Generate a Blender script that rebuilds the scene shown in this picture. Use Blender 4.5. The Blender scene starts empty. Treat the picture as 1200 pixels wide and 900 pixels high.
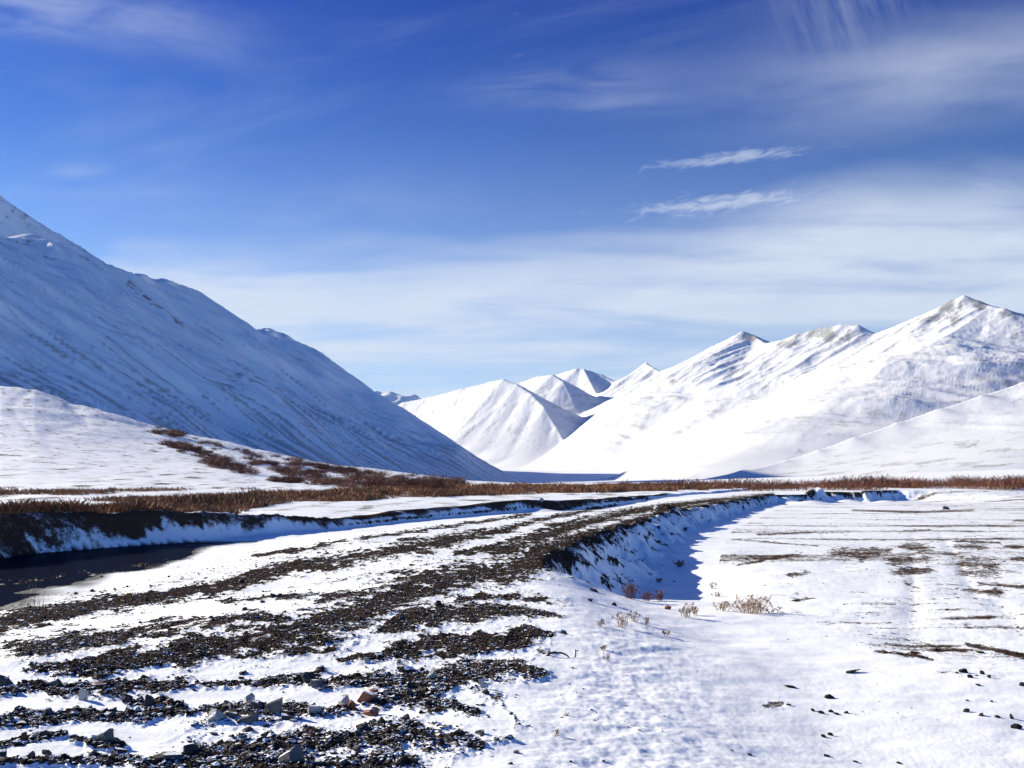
import bpy, math, random
import numpy as np
F = 1050.0      # focal length of the lens in 1200ths of the picture width
HZ = 565.0      # eye level row of the photograph
H = 1.7         # eye height above the gravel bar
R = math.radians
random.seed(4)
rng = np.random.default_rng(11)
C = bpy.context.scene.collection
SUN_AZ, SUN_EL = -56.0, 19.5          # degrees from +Y, negative towards -X
# ------------------------------------------------------------------ noise
_g = np.random.default_rng(5)
_ang = _g.random(4096) * 2 * np.pi
_GX, _GY = np.cos(_ang).astype(np.float32), np.sin(_ang).astype(np.float32)

def perlin(x, y, seed=0):
    x = np.asarray(x, dtype=np.float64); y = np.asarray(y, dtype=np.float64)
    xi = np.floor(x); yi = np.floor(y)
    fx = (x - xi).astype(np.float32); fy = (y - yi).astype(np.float32)
    xi = xi.astype(np.int64); yi = yi.astype(np.int64)
    u = fx * fx * fx * (fx * (fx * 6 - 15) + 10); v = fy * fy * fy * (fy * (fy * 6 - 15) + 10)
    def g(ix, iy, dx, dy):
        h = (ix * 374761393 + iy * 668265263 + seed * 974634777) & 0xffffffff
        h = ((h ^ (h >> 13)) * 1274126177) & 0xffffffff
        h = (h ^ (h >> 16)) & 4095
        return _GX[h] * dx + _GY[h] * dy
    n00 = g(xi, yi, fx, fy); n10 = g(xi + 1, yi, fx - 1, fy)
    n01 = g(xi, yi + 1, fx, fy - 1); n11 = g(xi + 1, yi + 1, fx - 1, fy - 1)
    a = n00 + u * (n10 - n00); b = n01 + u * (n11 - n01)
    return (a + v * (b - a)) * 1.5

def fbm(x, y, octv=5, seed=0, gain=0.5, lac=2.03):
    s = 0; a = 1.0; t = 0
    for k in range(octv):
        s = s + a * perlin(x, y, seed + k * 17); t += a
        a *= gain; x = x * lac + 3.1; y = y * lac - 1.7
    return s / t * 1.6

def ridged(x, y, octv=5, seed=0, gain=0.5):
    s = 0; a = 1.0; t = 0; w = 1.0
    for k in range(octv):
        n = 1 - np.abs(perlin(x, y, seed + k * 31)) * 1.6
        n = n * n * w; w = np.clip(n * 1.6, 0, 1)
        s = s + a * n; t += a; a *= gain; x = x * 2.07 + 7.7; y = y * 2.07 + 1.3
    return s / t

def sst(a, b, x):
    t = np.clip((x - a) / (b - a), 0, 1); return t * t * (3 - 2 * t)

def smax(a, b, k):
    d = a - b
    return b + 0.5 * (d + np.sqrt(d * d + k * k))

def smin(a, b, k): return -smax(-a, -b, k)

def at(u, v, y): return ((u - 600) / F * y, y, H + (HZ - v) / F * y)

def on_level(u, v, z=0.0):
    y = (H - z) * F / (v - HZ); return ((u - 600) / F * y, y)

def arc_len(par, pts):
    c = np.concatenate([[0], np.cumsum([math.dist(a, b) for a, b in zip(pts[:-1], pts[1:])])])
    return np.interp(par, np.arange(len(pts)), c)

def polyline(X, Y, pts):
    """distance, signed side (+ = right of travel), arc fraction interpolators."""
    best = np.full(X.shape, 1e18); side = np.zeros(X.shape); par = np.zeros(X.shape)
    for i in range(len(pts) - 1):
        ax, ay = pts[i]; bx, by = pts[i + 1]
        dx, dy = bx - ax, by - ay; L2 = dx * dx + dy * dy
        t = np.clip(((X - ax) * dx + (Y - ay) * dy) / L2, 0, 1)
        ex = X - ax - t * dx; ey = Y - ay - t * dy
        d2 = ex * ex + ey * ey
        m = d2 < best - 1e-9
        best = np.where(m, d2, best)
        cr = (X - ax) * dy - (Y - ay) * dx
        side = np.where(m, np.sign(cr), side); par = np.where(m, i + t, par)
    return np.sqrt(best), side, par

# ------------------------------------------------------------------ meshes
def link(o, parent=None):
    C.objects.link(o)
    if parent: o.parent = parent
    return o

def tag(o, label=None, cat=None, group=None, kind=None):
    if label: o['label'] = label
    if cat: o['category'] = cat
    if group: o['group'] = group
    if kind: o['kind'] = kind
    return o

def np_mesh(name, V, Fc, mat=None, smooth=True, attrs=None, cols=None):
    me = bpy.data.meshes.new(name)
    V = np.asarray(V, dtype=np.float32); Fc = np.asarray(Fc, dtype=np.int32)
    n = Fc.shape[1]
    me.vertices.add(len(V)); me.vertices.foreach_set('co', V.ravel())
    me.loops.add(Fc.size); me.loops.foreach_set('vertex_index', Fc.ravel())
    me.polygons.add(len(Fc))
    me.polygons.foreach_set('loop_start', np.arange(0, Fc.size, n, dtype=np.int32))
    me.polygons.foreach_set('loop_total', np.full(len(Fc), n, dtype=np.int32))
    me.polygons.foreach_set('use_smooth', np.full(len(Fc), smooth))
    for k, a in (attrs or {}).items():
        at_ = me.attributes.new(k, 'FLOAT', 'POINT'); at_.data.foreach_set('value', np.asarray(a, dtype=np.float32).ravel())
    me.update(calc_edges=True)
    if mat: me.materials.append(mat)
    return me

def grid_faces(nr, nc, wrap=False):
    i = np.arange(nr - 1)[:, None] * nc; j = np.arange(nc if wrap else nc - 1)[None, :]
    j2 = (j + 1) % nc
    a = i + j; b = i + j2; c = b + nc; d = a + nc
    return np.stack([a, b, c, d], -1).reshape(-1, 4)

# ------------------------------------------------------------------ materials
class NT:
    def __init__(s, m): s.t = m.node_tree; s.t.nodes.clear()
    def n(s, typ, ins=None, **kw):
        nd = s.t.nodes.new(typ)
        for k, v in kw.items(): setattr(nd, k, v)
        for k, v in (ins or {}).items():
            if isinstance(v, bpy.types.NodeSocket): s.t.links.new(v, nd.inputs[k])
            else: nd.inputs[k].default_value = v
        return nd
    def m(s, op, a, b=0.0, c=0.0, clamp=False):
        nd = s.n('ShaderNodeMath', {0: a, 1: b, 2: c}, operation=op, use_clamp=clamp); return nd.outputs[0]
    def attr(s, name): return s.n('ShaderNodeAttribute', attribute_name=name).outputs['Fac']
    def noise(s, vec, scale, detail=4, rough=0.55, dist=0.0):
        return s.n('ShaderNodeTexNoise', {'Vector': vec, 'Scale': scale, 'Detail': detail, 'Roughness': rough, 'Distortion': dist}).outputs['Fac']
    def mix(s, f, a, b):
        nd = s.t.nodes.new('ShaderNodeMix'); nd.data_type = 'RGBA'
        for k, v in ((0, f), (6, a), (7, b)):
            if isinstance(v, bpy.types.NodeSocket): s.t.links.new(v, nd.inputs[k])
            else: nd.inputs[k].default_value = v
        return nd.outputs[2]
    def rng(s, v, a, b, c=0.0, d=1.0, smooth=True):
        nd = s.n('ShaderNodeMapRange', {0: v, 1: a, 2: b, 3: c, 4: d}); nd.interpolation_type = 'SMOOTHSTEP' if smooth else 'LINEAR'
        return nd.outputs[0]

def new_mat(name):
    m = bpy.data.materials.new(name); m.use_nodes = True
    return m, NT(m)

def finish(nt, col, rough=0.7, normal=None, spec=0.2, extra=None):
    ins = {'Base Color': col, 'Roughness': rough, 'Specular IOR Level': spec}
    if normal: ins['Normal'] = normal
    ins.update(extra or {})
    b = nt.n('ShaderNodeBsdfPrincipled', ins)
    o = nt.n('ShaderNodeOutputMaterial'); nt.t.links.new(b.outputs[0], o.inputs[0])

SNOW = (0.84, 0.86, 0.90, 1)

def mat_ground():
    m, n = new_mat('snow_and_gravel')
    P = n.n('ShaderNodeTexCoord').outputs['Object']
    g = n.attr('gravel'); e = n.attr('earth'); w = n.attr('wet')
    n1 = n.noise(P, 22, 4, .65); n2 = n.noise(P, 4.5, 4, .6); n3 = n.noise(P, 70, 3, .6); n0 = n.noise(P, .7, 4, .6)
    nl = n.noise(P, .22, 4, .62); s = n.m('ADD', n.m('ADD', n.m('MULTIPLY', n1, .5), n.m('MULTIPLY', n2, .45)), n.m('SUBTRACT', n.m('ADD', n.m('MULTIPLY', n0, .4), n.m('MULTIPLY', nl, .4)), .375))
    gm = n.rng(n.m('ADD', g, n.m('MULTIPLY', n.m('SUBTRACT', s, .5), 1.5)), .42, .56)
    em = n.rng(n.m('ADD', e, n.m('MULTIPLY', n.m('SUBTRACT', s, .5), 1.9)), .36, .76)
    snow = n.mix(n.rng(n0, .35, .7), (0.78, 0.80, 0.84, 1), (0.85, 0.86, 0.89, 1))
    vor = n.n('ShaderNodeTexVoronoi', {'Vector': P, 'Scale': 26.0, 'Randomness': 1.0})
    grav = n.mix(vor.outputs['Color'], (0.016, 0.012, 0.010, 1), (0.060, 0.044, 0.036, 1))
    grav = n.mix(n.rng(n3, .62, .74, 0, .5), grav, (0.11, 0.10, 0.09, 1))
    earth = n.mix(n1, (0.026, 0.016, 0.012, 1), (0.105, 0.062, 0.043, 1))
    col = n.mix(em, snow, earth); col = n.mix(gm, col, grav)
    col = n.mix(w, col, (0.018, 0.018, 0.02, 1))
    h = n.m('ADD', n.m('MULTIPLY', n1, .6), n.m('MULTIPLY', n3, .35))
    hs = n.m('MULTIPLY', h, n.m('ADD', .12, n.m('MULTIPLY', n.m('MAXIMUM', gm, em), 1.5)))
    bmp = n.n('ShaderNodeBump', {'Height': hs, 'Strength': .55, 'Distance': .035}).outputs[0]
    finish(n, col, n.m('ADD', .6, n.m('MULTIPLY', gm, .35)), bmp, n.m('MULTIPLY', n.m('SUBTRACT', 1.0, n.m('MAXIMUM', gm, em)), .2))
    return m

def mat_mountain(name, rockcol=(0.09, 0.085, 0.085, 1), scale=1.0, amt=1.0, alb=1.0):
    m, n = new_mat(name)
    P = n.n('ShaderNodeTexCoord').outputs['Object']
    r = n.attr('rock'); s_ = n.attr('streak')
    n1 = n.noise(P, .06 * scale, 5, .65); n2 = n.noise(P, .22 * scale, 4, .7); n3 = n.noise(P, .004 * scale, 4, .5)
    q = n.m('ADD', n.m('MULTIPLY', n1, .5), n.m('MULTIPLY', n2, .5))
    rm = n.rng(n.m('ADD', r, n.m('MULTIPLY', n.m('SUBTRACT', q, .5), 1.9)), .34, .72, 0, .80)
    st = n.rng(n.m('ADD', s_, n.m('MULTIPLY', n.m('SUBTRACT', q, .5), 1.9)), .40, .95, 0, .62 * amt)
    snow = n.mix(n.rng(n3, .3, .7), (0.83 * alb, 0.84 * alb, 0.88 * alb, 1), (0.89 * alb, 0.89 * alb, 0.91 * alb, 1))
    col = n.mix(st, snow, (0.25, 0.245, 0.25, 1))
    col = n.mix(rm, col, n.mix(n2, rockcol, (rockcol[0] * 2.6, rockcol[1] * 2.5, rockcol[2] * 2.4, 1)))
    bmp = n.n('ShaderNodeBump', {'Height': q, 'Strength': .45, 'Distance': 2.2 / scale}).outputs[0]
    finish(n, col, .7, bmp, .1)
    return m

def mat_stone(name, dark, light, snow=0.35):
    m, n = new_mat(name)
    P = n.n('ShaderNodeTexCoord').outputs['Object']
    geo = n.n('ShaderNodeNewGeometry')
    a = n.attr('tone')
    oi = n.n('ShaderNodeObjectInfo').outputs['Random']
    n1 = n.noise(P, 14, 5, .65)
    col = n.mix(n.m('ADD', n.m('MULTIPLY', a, .7), n.m('MULTIPLY', n1, .3)), dark, light)
    nz = n.n('ShaderNodeSeparateXYZ', {0: geo.outputs['Normal']}).outputs[2]
    n2 = n.noise(geo.outputs['Position'], 9, 4, .6)
    sm = n.rng(n.m('ADD', nz, n.m('MULTIPLY', n.m('SUBTRACT', n2, .5), 2.2)), 1.45 - snow, 1.62 - snow)
    col = n.mix(sm, col, SNOW)
    bmp = n.n('ShaderNodeBump', {'Height': n.noise(P, 45, 5, .65), 'Strength': .5, 'Distance': .012}).outputs[0]
    finish(n, col, .9, bmp, .06)
    return m

def mat_plant(name, c1, c2, scale=3.0):
    m, n = new_mat(name)
    P = n.n('ShaderNodeNewGeometry').outputs['Position']
    col = n.mix(n.m('ADD', n.m('MULTIPLY', n.attr('tone'), .7), n.m('MULTIPLY', n.noise(P, scale, 3, .6), .3)), c1, c2)
    finish(n, col, .8, None, .15)
    return m

M = {
    'ground': mat_ground(),
    'shade_mt': mat_mountain('snow_slope', (0.05, 0.048, 0.05, 1), 2.0, 1.1, .93),
    'range': mat_mountain('snowy_rock_slope', (0.12, 0.124, 0.132, 1), 1.0, .8, .86),
    'gravel': mat_stone('dark_gravel', (0.012, 0.009, 0.008, 1), (0.098, 0.072, 0.060, 1), .60),
    'rock_dark': mat_stone('dark_rock', (0.03, 0.03, 0.032, 1), (0.10, 0.088, 0.082, 1), .60),
    'rock_grey': mat_stone('grey_rock', (0.09, 0.09, 0.088, 1), (0.22, 0.195, 0.175, 1), .66),
    'rock_rust': mat_stone('rusty_rock', (0.17, 0.06, 0.035, 1), (0.34, 0.15, 0.095, 1), .62),
    'rock_pale': mat_stone('pale_rock', (0.34, 0.33, 0.31, 1), (0.50, 0.46, 0.42, 1), .62),
    'clod': mat_stone('dark_clod', (0.012, 0.012, 0.013, 1), (0.045, 0.04, 0.04, 1), -.1),
    'brown': mat_plant('brown_grass', (0.08, 0.036, 0.018, 1), (0.34, 0.155, 0.072, 1), .6),
    'red': mat_plant('bare_twigs', (0.07, 0.027, 0.020, 1), (0.24, 0.10, 0.068, 1), .5),
    'tan': mat_plant('dry_weed', (0.20, 0.13, 0.08, 1), (0.46, 0.33, 0.22, 1), 8),
    'bark': mat_plant('grey_bark', (0.04, 0.035, 0.032, 1), (0.12, 0.10, 0.09, 1), 20),
}

# ------------------------------------------------------------------ the ground heightfield
# crest of the gravel bar where it breaks down to the snowy flat on the right, then the cut bank beyond
CREST = [(-.6, -8), (-.35, 3), (-.2, 5.3), (0, 7.6), (.49, 10.2), (.5, 13.2), (.1, 16.6), (.45, 18.8), (1.6, 25), (3.1, 31.3), (5.4, 40), (8.7, 52), (13.2, 64), (19.3, 81), (27, 102), (34, 119), (41, 124), (45, 135), (52, 150), (58, 148), (62, 157), (74, 160), (92, 166), (150, 190)]
# base of the river's far bank
BANK = [(-60, -20), (-30, 2), (-22, 14), (-17.5, 22), (-15.2, 26.4), (-14.5, 30.2), (-12.9, 33.5), (-11.4, 35.2), (-10.5, 37), (-7.8, 40.6), (-4.8, 50), (-1, 58.5), (1.6, 61.5), (3.6, 64.5), (6.8, 71), (14.6, 96), (24, 120)]
SHOAL = [on_level(-80, 694, -.6), on_level(0, 684, -.6), on_level(60, 677, -.6), on_level(120, 669, -.6), on_level(175, 661, -.6)]
HC_U = np.array([-2.2, -1.2, -.8, -.571, -.533, -.495, -.445, -.407, -.35, -.317, -.286, -.19, -.124, -.048, 0.03, .2])
HC_Z = np.array([20, 40, 56, 55, 51, 44.5, 37.5, 32, 25.5, 22, 17.8, 9.4, 6.2, 2.2, .4, 0])

def ground_z(X, Y, fine=True):
    U = X / np.maximum(Y, 1.0)
    rr = np.sqrt(X * X + Y * Y)
    # gravel bar
    dB, sB, pB = polyline(X, Y, BANK)
    # pB: -side = left/behind (terrace);  + side = camera side
    yb = np.clip(Y, -50, 200)
    depth = np.interp(yb, [0, 28, 33, 37, 41, 60, 75, 96, 120], [.92, .80, .62, .50, .44, .36, .4, .2, 0])
    width = np.interp(yb, [0, 16.4, 22.6, 27.8, 36, 60, 96], [18.5, 17.3, 12.4, 9.6, 7.5, 6, 5])
    t = np.clip(dB / width, 0, 1)
    bar = -depth * (1 - t * t) * np.where(sB > 0, 1, 1)
    top = np.interp(yb, [0, 24, 27, 34.5, 37.5, 41, 46, 51, 61, 75, 100, 140], [.9, .85, .78, .48, .27, -.08, .0, .12, .28, .2, .15, .3])
    bw = np.interp(yb, [0, 30, 40, 60, 96], [1.5, 1.4, .7, .9, .8])
    wob = .9 * fbm(X * .16, Y * .16, 2, 40) + .12 * fbm(X * .7, Y * .7, 2, 39) * sst(45, 30, Y)
    tb = np.clip((-(dB * sB) + wob * .5) / bw, 0, 1)
    lip = .10 * np.exp(-((-(dB * sB) - bw * 1.25) / .5) ** 2)
    terr = top + .12 * fbm(X * .12, Y * .12, 3, 41)
    zB = bar + (terr - bar) * sst(0, 1, tb) ** .8 + lip * (sB < 0)
    # stony shoal in the river
    dS, _s, _p = polyline(X, Y, SHOAL)
    zB = np.where(dS < 1.6, np.maximum(zB, -.645 + .10 * fbm(X * 2.2, Y * 3.5, 4, 43) - .05 * dS), zB)
    # the right side: flat
    dC, sC, pC = polyline(X, Y, CREST)
    D = np.interp(yb, [-10, 5, 12, 16.5, 20, 35, 80, 119, 135, 160, 190], [.18, .22, .36, .45, 1.0, .98, .95, 1.1, 1.5, 1.6, .9])
    W = np.interp(yb, [-10, 5, 12, 17.2, 19.5, 35, 80, 119, 160], [4, 3.2, 2.6, 2.4, 1.9, 1.9, 2.0, 1.8, 2.0])
    jag = np.interp(yb, [0, 14, 20, 60], [.15, .2, .75, 1.4]) * fbm(X * .35, Y * .35, 4, 50)
    sd = dC * sC + jag * .6
    fade = np.interp(X, [68, 80], [1, 0])
    Dd = D * fade + (1 - fade) * D * sst(40, 0, sd) * 0 + (1 - fade) * .9
    Ww = W * fade + (1 - fade) * 26
    zC = -Dd * sst(0, 1, sd / Ww)
    pit = .42 * np.exp(-(((X - 3.0 - (Y - 21) * .23) / 2.1) ** 2)) * sst(17.3, 19.2, Y + .25 * X) * sst(38, 24, Y)
    zC = zC - pit * sst(0, .8, sd)
    # terrace beyond the flat rises to the right terrace level
    far = sst(125, 200, Y) * .75 * sst(30, 80, X) * (1 - sst(0, 1, sd / Ww) * fade)
    side_t = np.clip(sd / Ww, 0, 1)
    z = np.where(sB < 0, zB, np.minimum(zB, 0)) + zC
    z = z + np.maximum(far, 0)
    # spoil humps by the far cut banks
    for (hx, hy, hr, hh) in ((35.2, 116, 1.8, .9), (44.2, 128, 1.6, 1.5), (37.5, 112, 2.2, .5), (1.9, 61.0, 1.1, .25), (9.3, 53, 1.0, .35), (49, 131, 2, .5), (56, 134, 2.0, .4)):
        z = z + hh * np.exp(-((X - hx) ** 2 + (Y - hy) ** 2) / hr ** 2)
    # alluvial fan
    hc = np.interp(U, HC_U, HC_Z)
    yc = np.interp(U, [-.6, -.2, 0], [500, 430, 380])
    g = np.clip((Y - 62) / (yc - 62), 0, 1.0)
    ff = hc * g ** 1.6 * np.where(Y > yc, np.maximum(1 - ((Y - yc) / 700) ** 2, .2), 1)
    gully = -.7 * np.exp(-((U + .475 + .06 * (1 - g) + .012 * np.sin(Y * .03)) / .009) ** 2) * g
    gully += -.4 * np.exp(-((U + .545 + .012 * np.sin(Y * .021)) / .006) ** 2) * g
    ff = ff + (gully + fbm(X * .018, Y * .012, 5, 60) * 1.9) * g * sst(1, 18, hc)
    z = z + np.where(Y > 62, ff, 0)
    # valley floor rising far away
    z = z + np.where(Y > 3050, (Y - 3100) * .034, 0) + np.maximum(0, X - 240) * .035 * sst(250, 600, Y)
    z = z + .30 * fbm(X * .008, Y * .008, 3, 61) * sst(150, 400, Y)
    if fine:
        z = z + .05 * fbm(X * .28, Y * .28, 4, 62) * sst(80, 30, rr) + .16 * fbm(X * .07, Y * .07, 4, 63) * sst(25, 120, rr) * .6
    return z

# gravel strips on the bar: strokes (u, v, half thickness) projected once on to the bar's level
ST = [
 [(-60,738,10),(0,730,11),(50,720,10),(100,713,10),(150,707,10),(200,698,9),(250,690,10),(300,675,10),(340,665,9),(385,660,10),(440,650,8),(500,640,9),(550,630,6),(600,620,4)],
 [(30,762,13),(80,757,15),(130,750,10),(170,742,10),(210,732,8),(245,727,4)],
 [(55,785,7),(100,783,9),(150,776,10),(200,767,13),(240,757,17),(280,755,20),(320,753,22),(360,745,25),(390,738,27),(410,722,24),(450,702,20),(500,688,20),(550,672,17),(600,668,19),(640,655,14)],
 [(262,729,9),(300,725,8),(333,728,5)], [(265,707,3),(300,702,4),(350,699,4),(370,697,3)], [(375,702,3),(410,696,3)],
 [(452,738,6),(480,730,11),(520,721,10),(560,716,8),(600,716,6),(650,722,3)], [(540,703,5),(600,700,5),(640,705,4)],
 [(405,776,3),(440,769,8),(480,763,11),(530,757,12),(580,752,11),(620,748,9),(645,747,4)],
 [(-40,818,6),(5,813,4),(45,806,6)], [(75,814,8),(110,810,10),(150,808,9),(200,805,7),(250,804,5),(300,802,5),(360,798,7),(400,797,7),(450,795,9),(500,795,10)],
 [(490,803,14),(520,796,17),(570,789,14),(610,785,9),(630,790,5)],
 [(-50,852,5),(40,845,6),(90,841,5),(130,842,4),(180,838,6),(230,838,5),(270,836,7),(310,835,7),(350,832,7),(400,834,6)], [(150,828,3),(200,830,7),(215,835,5)],
 [(440,822,7),(460,815,11),(500,818,14),(530,824,9),(550,835,6)],
 [(-50,882,5),(0,875,4),(20,870,6),(50,865,6),(75,866,3)], [(100,872,3),(140,876,3)],
 [(200,890,5),(230,882,8),(260,880,10),(300,876,10),(350,874,11),(400,872,11),(425,864,8),(450,860,12),(500,864,15),(540,868,11),(560,875,7)],
 [(-40,899,5),(60,893,3),(100,897,3),(150,893,5),(200,898,8),(300,897,7),(400,897,7),(470,893,8)], [(0,920,6),(200,916,8),(420,918,9)], [(0,950,8),(300,948,10),(500,940,8)],
 [(470,633,2),(560,628,3),(620,612,3),(680,600,3),(720,592,2)], [(540,650,3),(600,634,3),(640,619,3),(690,605,2)],
 [(590,645,9),(640,628,8),(680,614,7),(720,604,6),(770,595,5),(850,585,3),(905,579,2)], [(640,645,9),(665,635,7),(700,620,6)],
 [(-90,690,8),(0,680,7),(60,673,7),(130,664,6),(185,657,4)],
 [(410,614,1.5),(480,607,1.5),(560,600,1.5),(640,592,1.5),(760,584,1.2)], [(300,652,2),(420,632,2),(520,618,2),(620,603,2)],
]
LOOSE = [[(620,700,12),(655,706,8)], [(540,800,12),(590,822,12),(600,850,8)], [(520,880,14),(590,868,8)], [(630,762,8),(650,768,5)], [(60,705,6),(200,680,7),(330,650,7),(450,632,5)],
         [(640,655,14),(690,640,10),(740,620,10),(800,600,6),(880,588,4)], [(0,650,4),(250,640,3)], [(330,780,10),(200,782,8)], [(150,862,12),(60,880,10)], [(240,850,12),(330,845,10)], [(430,740,16),(560,690,16),(600,640,14)]]
EARTH = [[(985,648,4),(1010,650,6),(1040,645,2)], [(1060,640,2),(1080,642,4)], [(1050,657,4),(1085,655,3)], [(1055,670,3),(1085,668,3)], [(1065,683,2),(1075,688,1)], [(1120,640,2),(1150,640,3)],
         [(1130,658,4),(1160,660,5)], [(1130,670,3),(1158,673,4)], [(1135,690,2),(1170,695,3)], [(1150,684,1.5),(1205,688,2)], [(1180,640,1.5),(1260,644,2)], [(925,674,1.6),(945,672,1.8)], [(868,662,1),(900,655,1.4),(935,650,1)],
         [(938,703,2),(956,701,1)], [(890,626,1),(950,624,1.3)], [(1120,634,1),(1170,636,1)], [(1000,598,.8),(1080,600,1),(1140,598,1)], [(1060,622,.8),(1090,621,.8)], [(1190,610,1),(1230,612,1)], [(1000,835,1.4),(985,836,1)],
         [(1030,764,1),(1075,768,2),(1090,774,1)], [(1130,755,1),(1200,768,2.2),(1260,776,2)], [(905,826,2),(912,827,2)], [(860,632,.8),(960,640,.8)], [(1190,655,2),(1260,660,3)]]

def stroke_field(Ui, Vi, strokes, fat=1.0):
    best = np.full(Ui.shape, -9.0)
    for s in strokes:
        a = np.array(s, dtype=float)
        mg = a[:, 2].max() * 3 + 12
        sel = (Ui > a[:, 0].min() - 40) & (Ui < a[:, 0].max() + 40) & (Vi > a[:, 1].min() - mg) & (Vi < a[:, 1].max() + mg)
        if not sel.any(): continue
        u = Ui[sel]; v = Vi[sel]
        c = np.interp(u, a[:, 0], a[:, 1]); h = np.interp(u, a[:, 0], a[:, 2]) * fat
        du = np.maximum(0, np.maximum(a[0, 0] - u, u - a[-1, 0]))
        f = 1 - np.sqrt(((v - c) / h) ** 2 + (du / (h * 2.2)) ** 2)
        best[sel] = np.maximum(best[sel], f)
    return best

def ground_masks(X, Y, Z):
    Yc = np.maximum(Y, .5)
    Ui = 600 + F * X / Yc; Vi = HZ + F * (H - Z) / Yc
    wu = fbm(X * 1.1, Y * .8, 3, 70); ww = fbm(X * 3.2, Y * 2.2, 3, 71)
    sc = np.interp(Vi, [580, 620, 700, 900], [1, 2, 4, 7])
    f = stroke_field(Ui + wu * sc * 3, Vi + wu * sc * .8, ST)
    lo = stroke_field(Ui + wu * sc * 3, Vi + wu * sc, LOOSE)
    n = .55 * ww + .45 * fbm(X * 9, Y * 7, 3, 72)
    g = sst(-.85, .95, f * 1.0 + n * 1.25 + .13 + .36 * fbm(X * .35, Y * .25, 2, 69))
    lo = sst(-.2, .9, lo + n * .9) * .52
    g = np.maximum(g, lo); g = np.maximum(g, .50 * sst(-.25, .55, fbm(X * 1.1 + Y * .2, Y * 1.8, 4, 66)) * sst(-1.6, .2, f))
    onbar = (Y > 2) & (Y < 200)
    # streaky thin gravel everywhere on the bar, a little
    dC, sC, _ = polyline(X, Y, CREST)
    dB, sB, pB = polyline(X, Y, BANK); aB = arc_len(pB, BANK)
    bar = (sC < 0) & (sB > 0)
    st = sst(.25, .75, fbm((X + Y * .25) * .10, (Y - X * .6) * .55, 4, 73) + .35 * n) * .55
    st *= np.interp(Y, [8, 14, 30, 130], [.5, .9, 1.05, 1.05])
    g = np.where(bar, np.maximum(g, st), g)
    # crest lip dark, bank faces
    lip = np.exp(-((dC * sC - .1) / np.interp(Y, [17, 30, 60], [.35, .6, .9])) ** 2) * sst(17, 22, Y) * sst(72, 66, X)
    g = np.maximum(g, np.clip(lip * (1.0 + .55 * n), 0, 1))
    face = (sC > 0) * sst(3.6, .9, dC) * sst(17, 21, Y) * sst(72, 66, X)
    g = np.maximum(g, face * sst(-.30, .62, fbm(X * 2.2 - Y * 1.2, X * .8 + Y * .9, 4, 74) + .45 * fbm(X * 7 - Y * 4, X * 1.5 + Y * 2.2, 3, 68)) * .86)
    g = np.where((sC > 0) & (dC > 3.5), g * .0, g)
    g = g * onbar
    # water's edge stones
    e = sst(-1.0, .6, stroke_field(Ui + wu * sc * 2, Vi + ww * sc * .25, EARTH, 1.45) + n * 1.1) * .74
    fl = (sC > 0) & (dC > 4) & (Y > 9)
    streak = (.24 + .42 * sst(-.1, .65, fbm(X * .045, Y * .32, 4, 75) + .3 * n)) * sst(20, 34, Y) * sst(300, 160, Y)
    fine = (.22 + .42 * sst(.0, .8, fbm(X * .5, Y * 2.6, 4, 76) + .2 * n)) * np.interp(X / Yc, [.15, .3, .5], [0, .7, 1]) * sst(5, 8, Y)
    e = np.where(fl, np.maximum(e, np.maximum(streak, fine)), e)
    for k in (0, 1):
        rut = np.exp(-((X - .447 * Y - k * 1.5) / .2) ** 2) * sst(11, 15, Y) * sst(60, 24, Y)
        e = np.where(fl, np.maximum(e, rut * (.36 + .2 * n)), e)
    # river far bank: bare dark earth on its upper part with snow below
    sdl = -(dB * sB); bw = np.interp(Y, [0, 30, 40, 60, 96], [1.5, 1.4, .7, .9, .8])
    t = sdl / bw
    inb = (sB < 0) & (t < 1.25)
    cov = np.interp(Ui, [-200, 0, 60, 110, 150, 200, 300, 400, 520, 620, 760], [.97, .92, .84, .68, .72, .66, .72, .62, .5, .75, .7])
    be = sst(-.25, .35, (t - (1 - cov)) + .40 * fbm(aB * .40 + t * .5, t * 1.1, 3, 77) + .40 * sst(48, 32, Y) * fbm(aB * 2.4 + t * 1.6, t * 2.2, 3, 79)) * sst(1.35, 1.1, t) * .84
    e = np.where(inb & (Y < 110), np.maximum(e, be), e)
    # terrace and fan: thin tundra showing through
    U = X / Yc
    terr = (sB < 0) & (t >= 1.2) & (Y < 900)
    tun = (.24 + .42 * sst(-.2, .8, fbm(X * .3, Y * .14, 5, 78))) * sst(24, 40, Y)
    band = np.exp(-((Vi - 577) / 5) ** 2) * (U < -.3) * .55 * sst(-.2, .6, fbm(X * .12, Y * .05, 3, 80))
    e = np.where(terr, np.maximum(e, np.maximum(tun, band)), e)
    wet = sst(-.565, -.60, Z) * (X < -6) * (Y < 40)
    return np.clip(g, 0, 1) * np.interp(Vi, [600, 700, 800], [.74, .78, .84]), np.clip(e, 0, 1), wet

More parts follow.
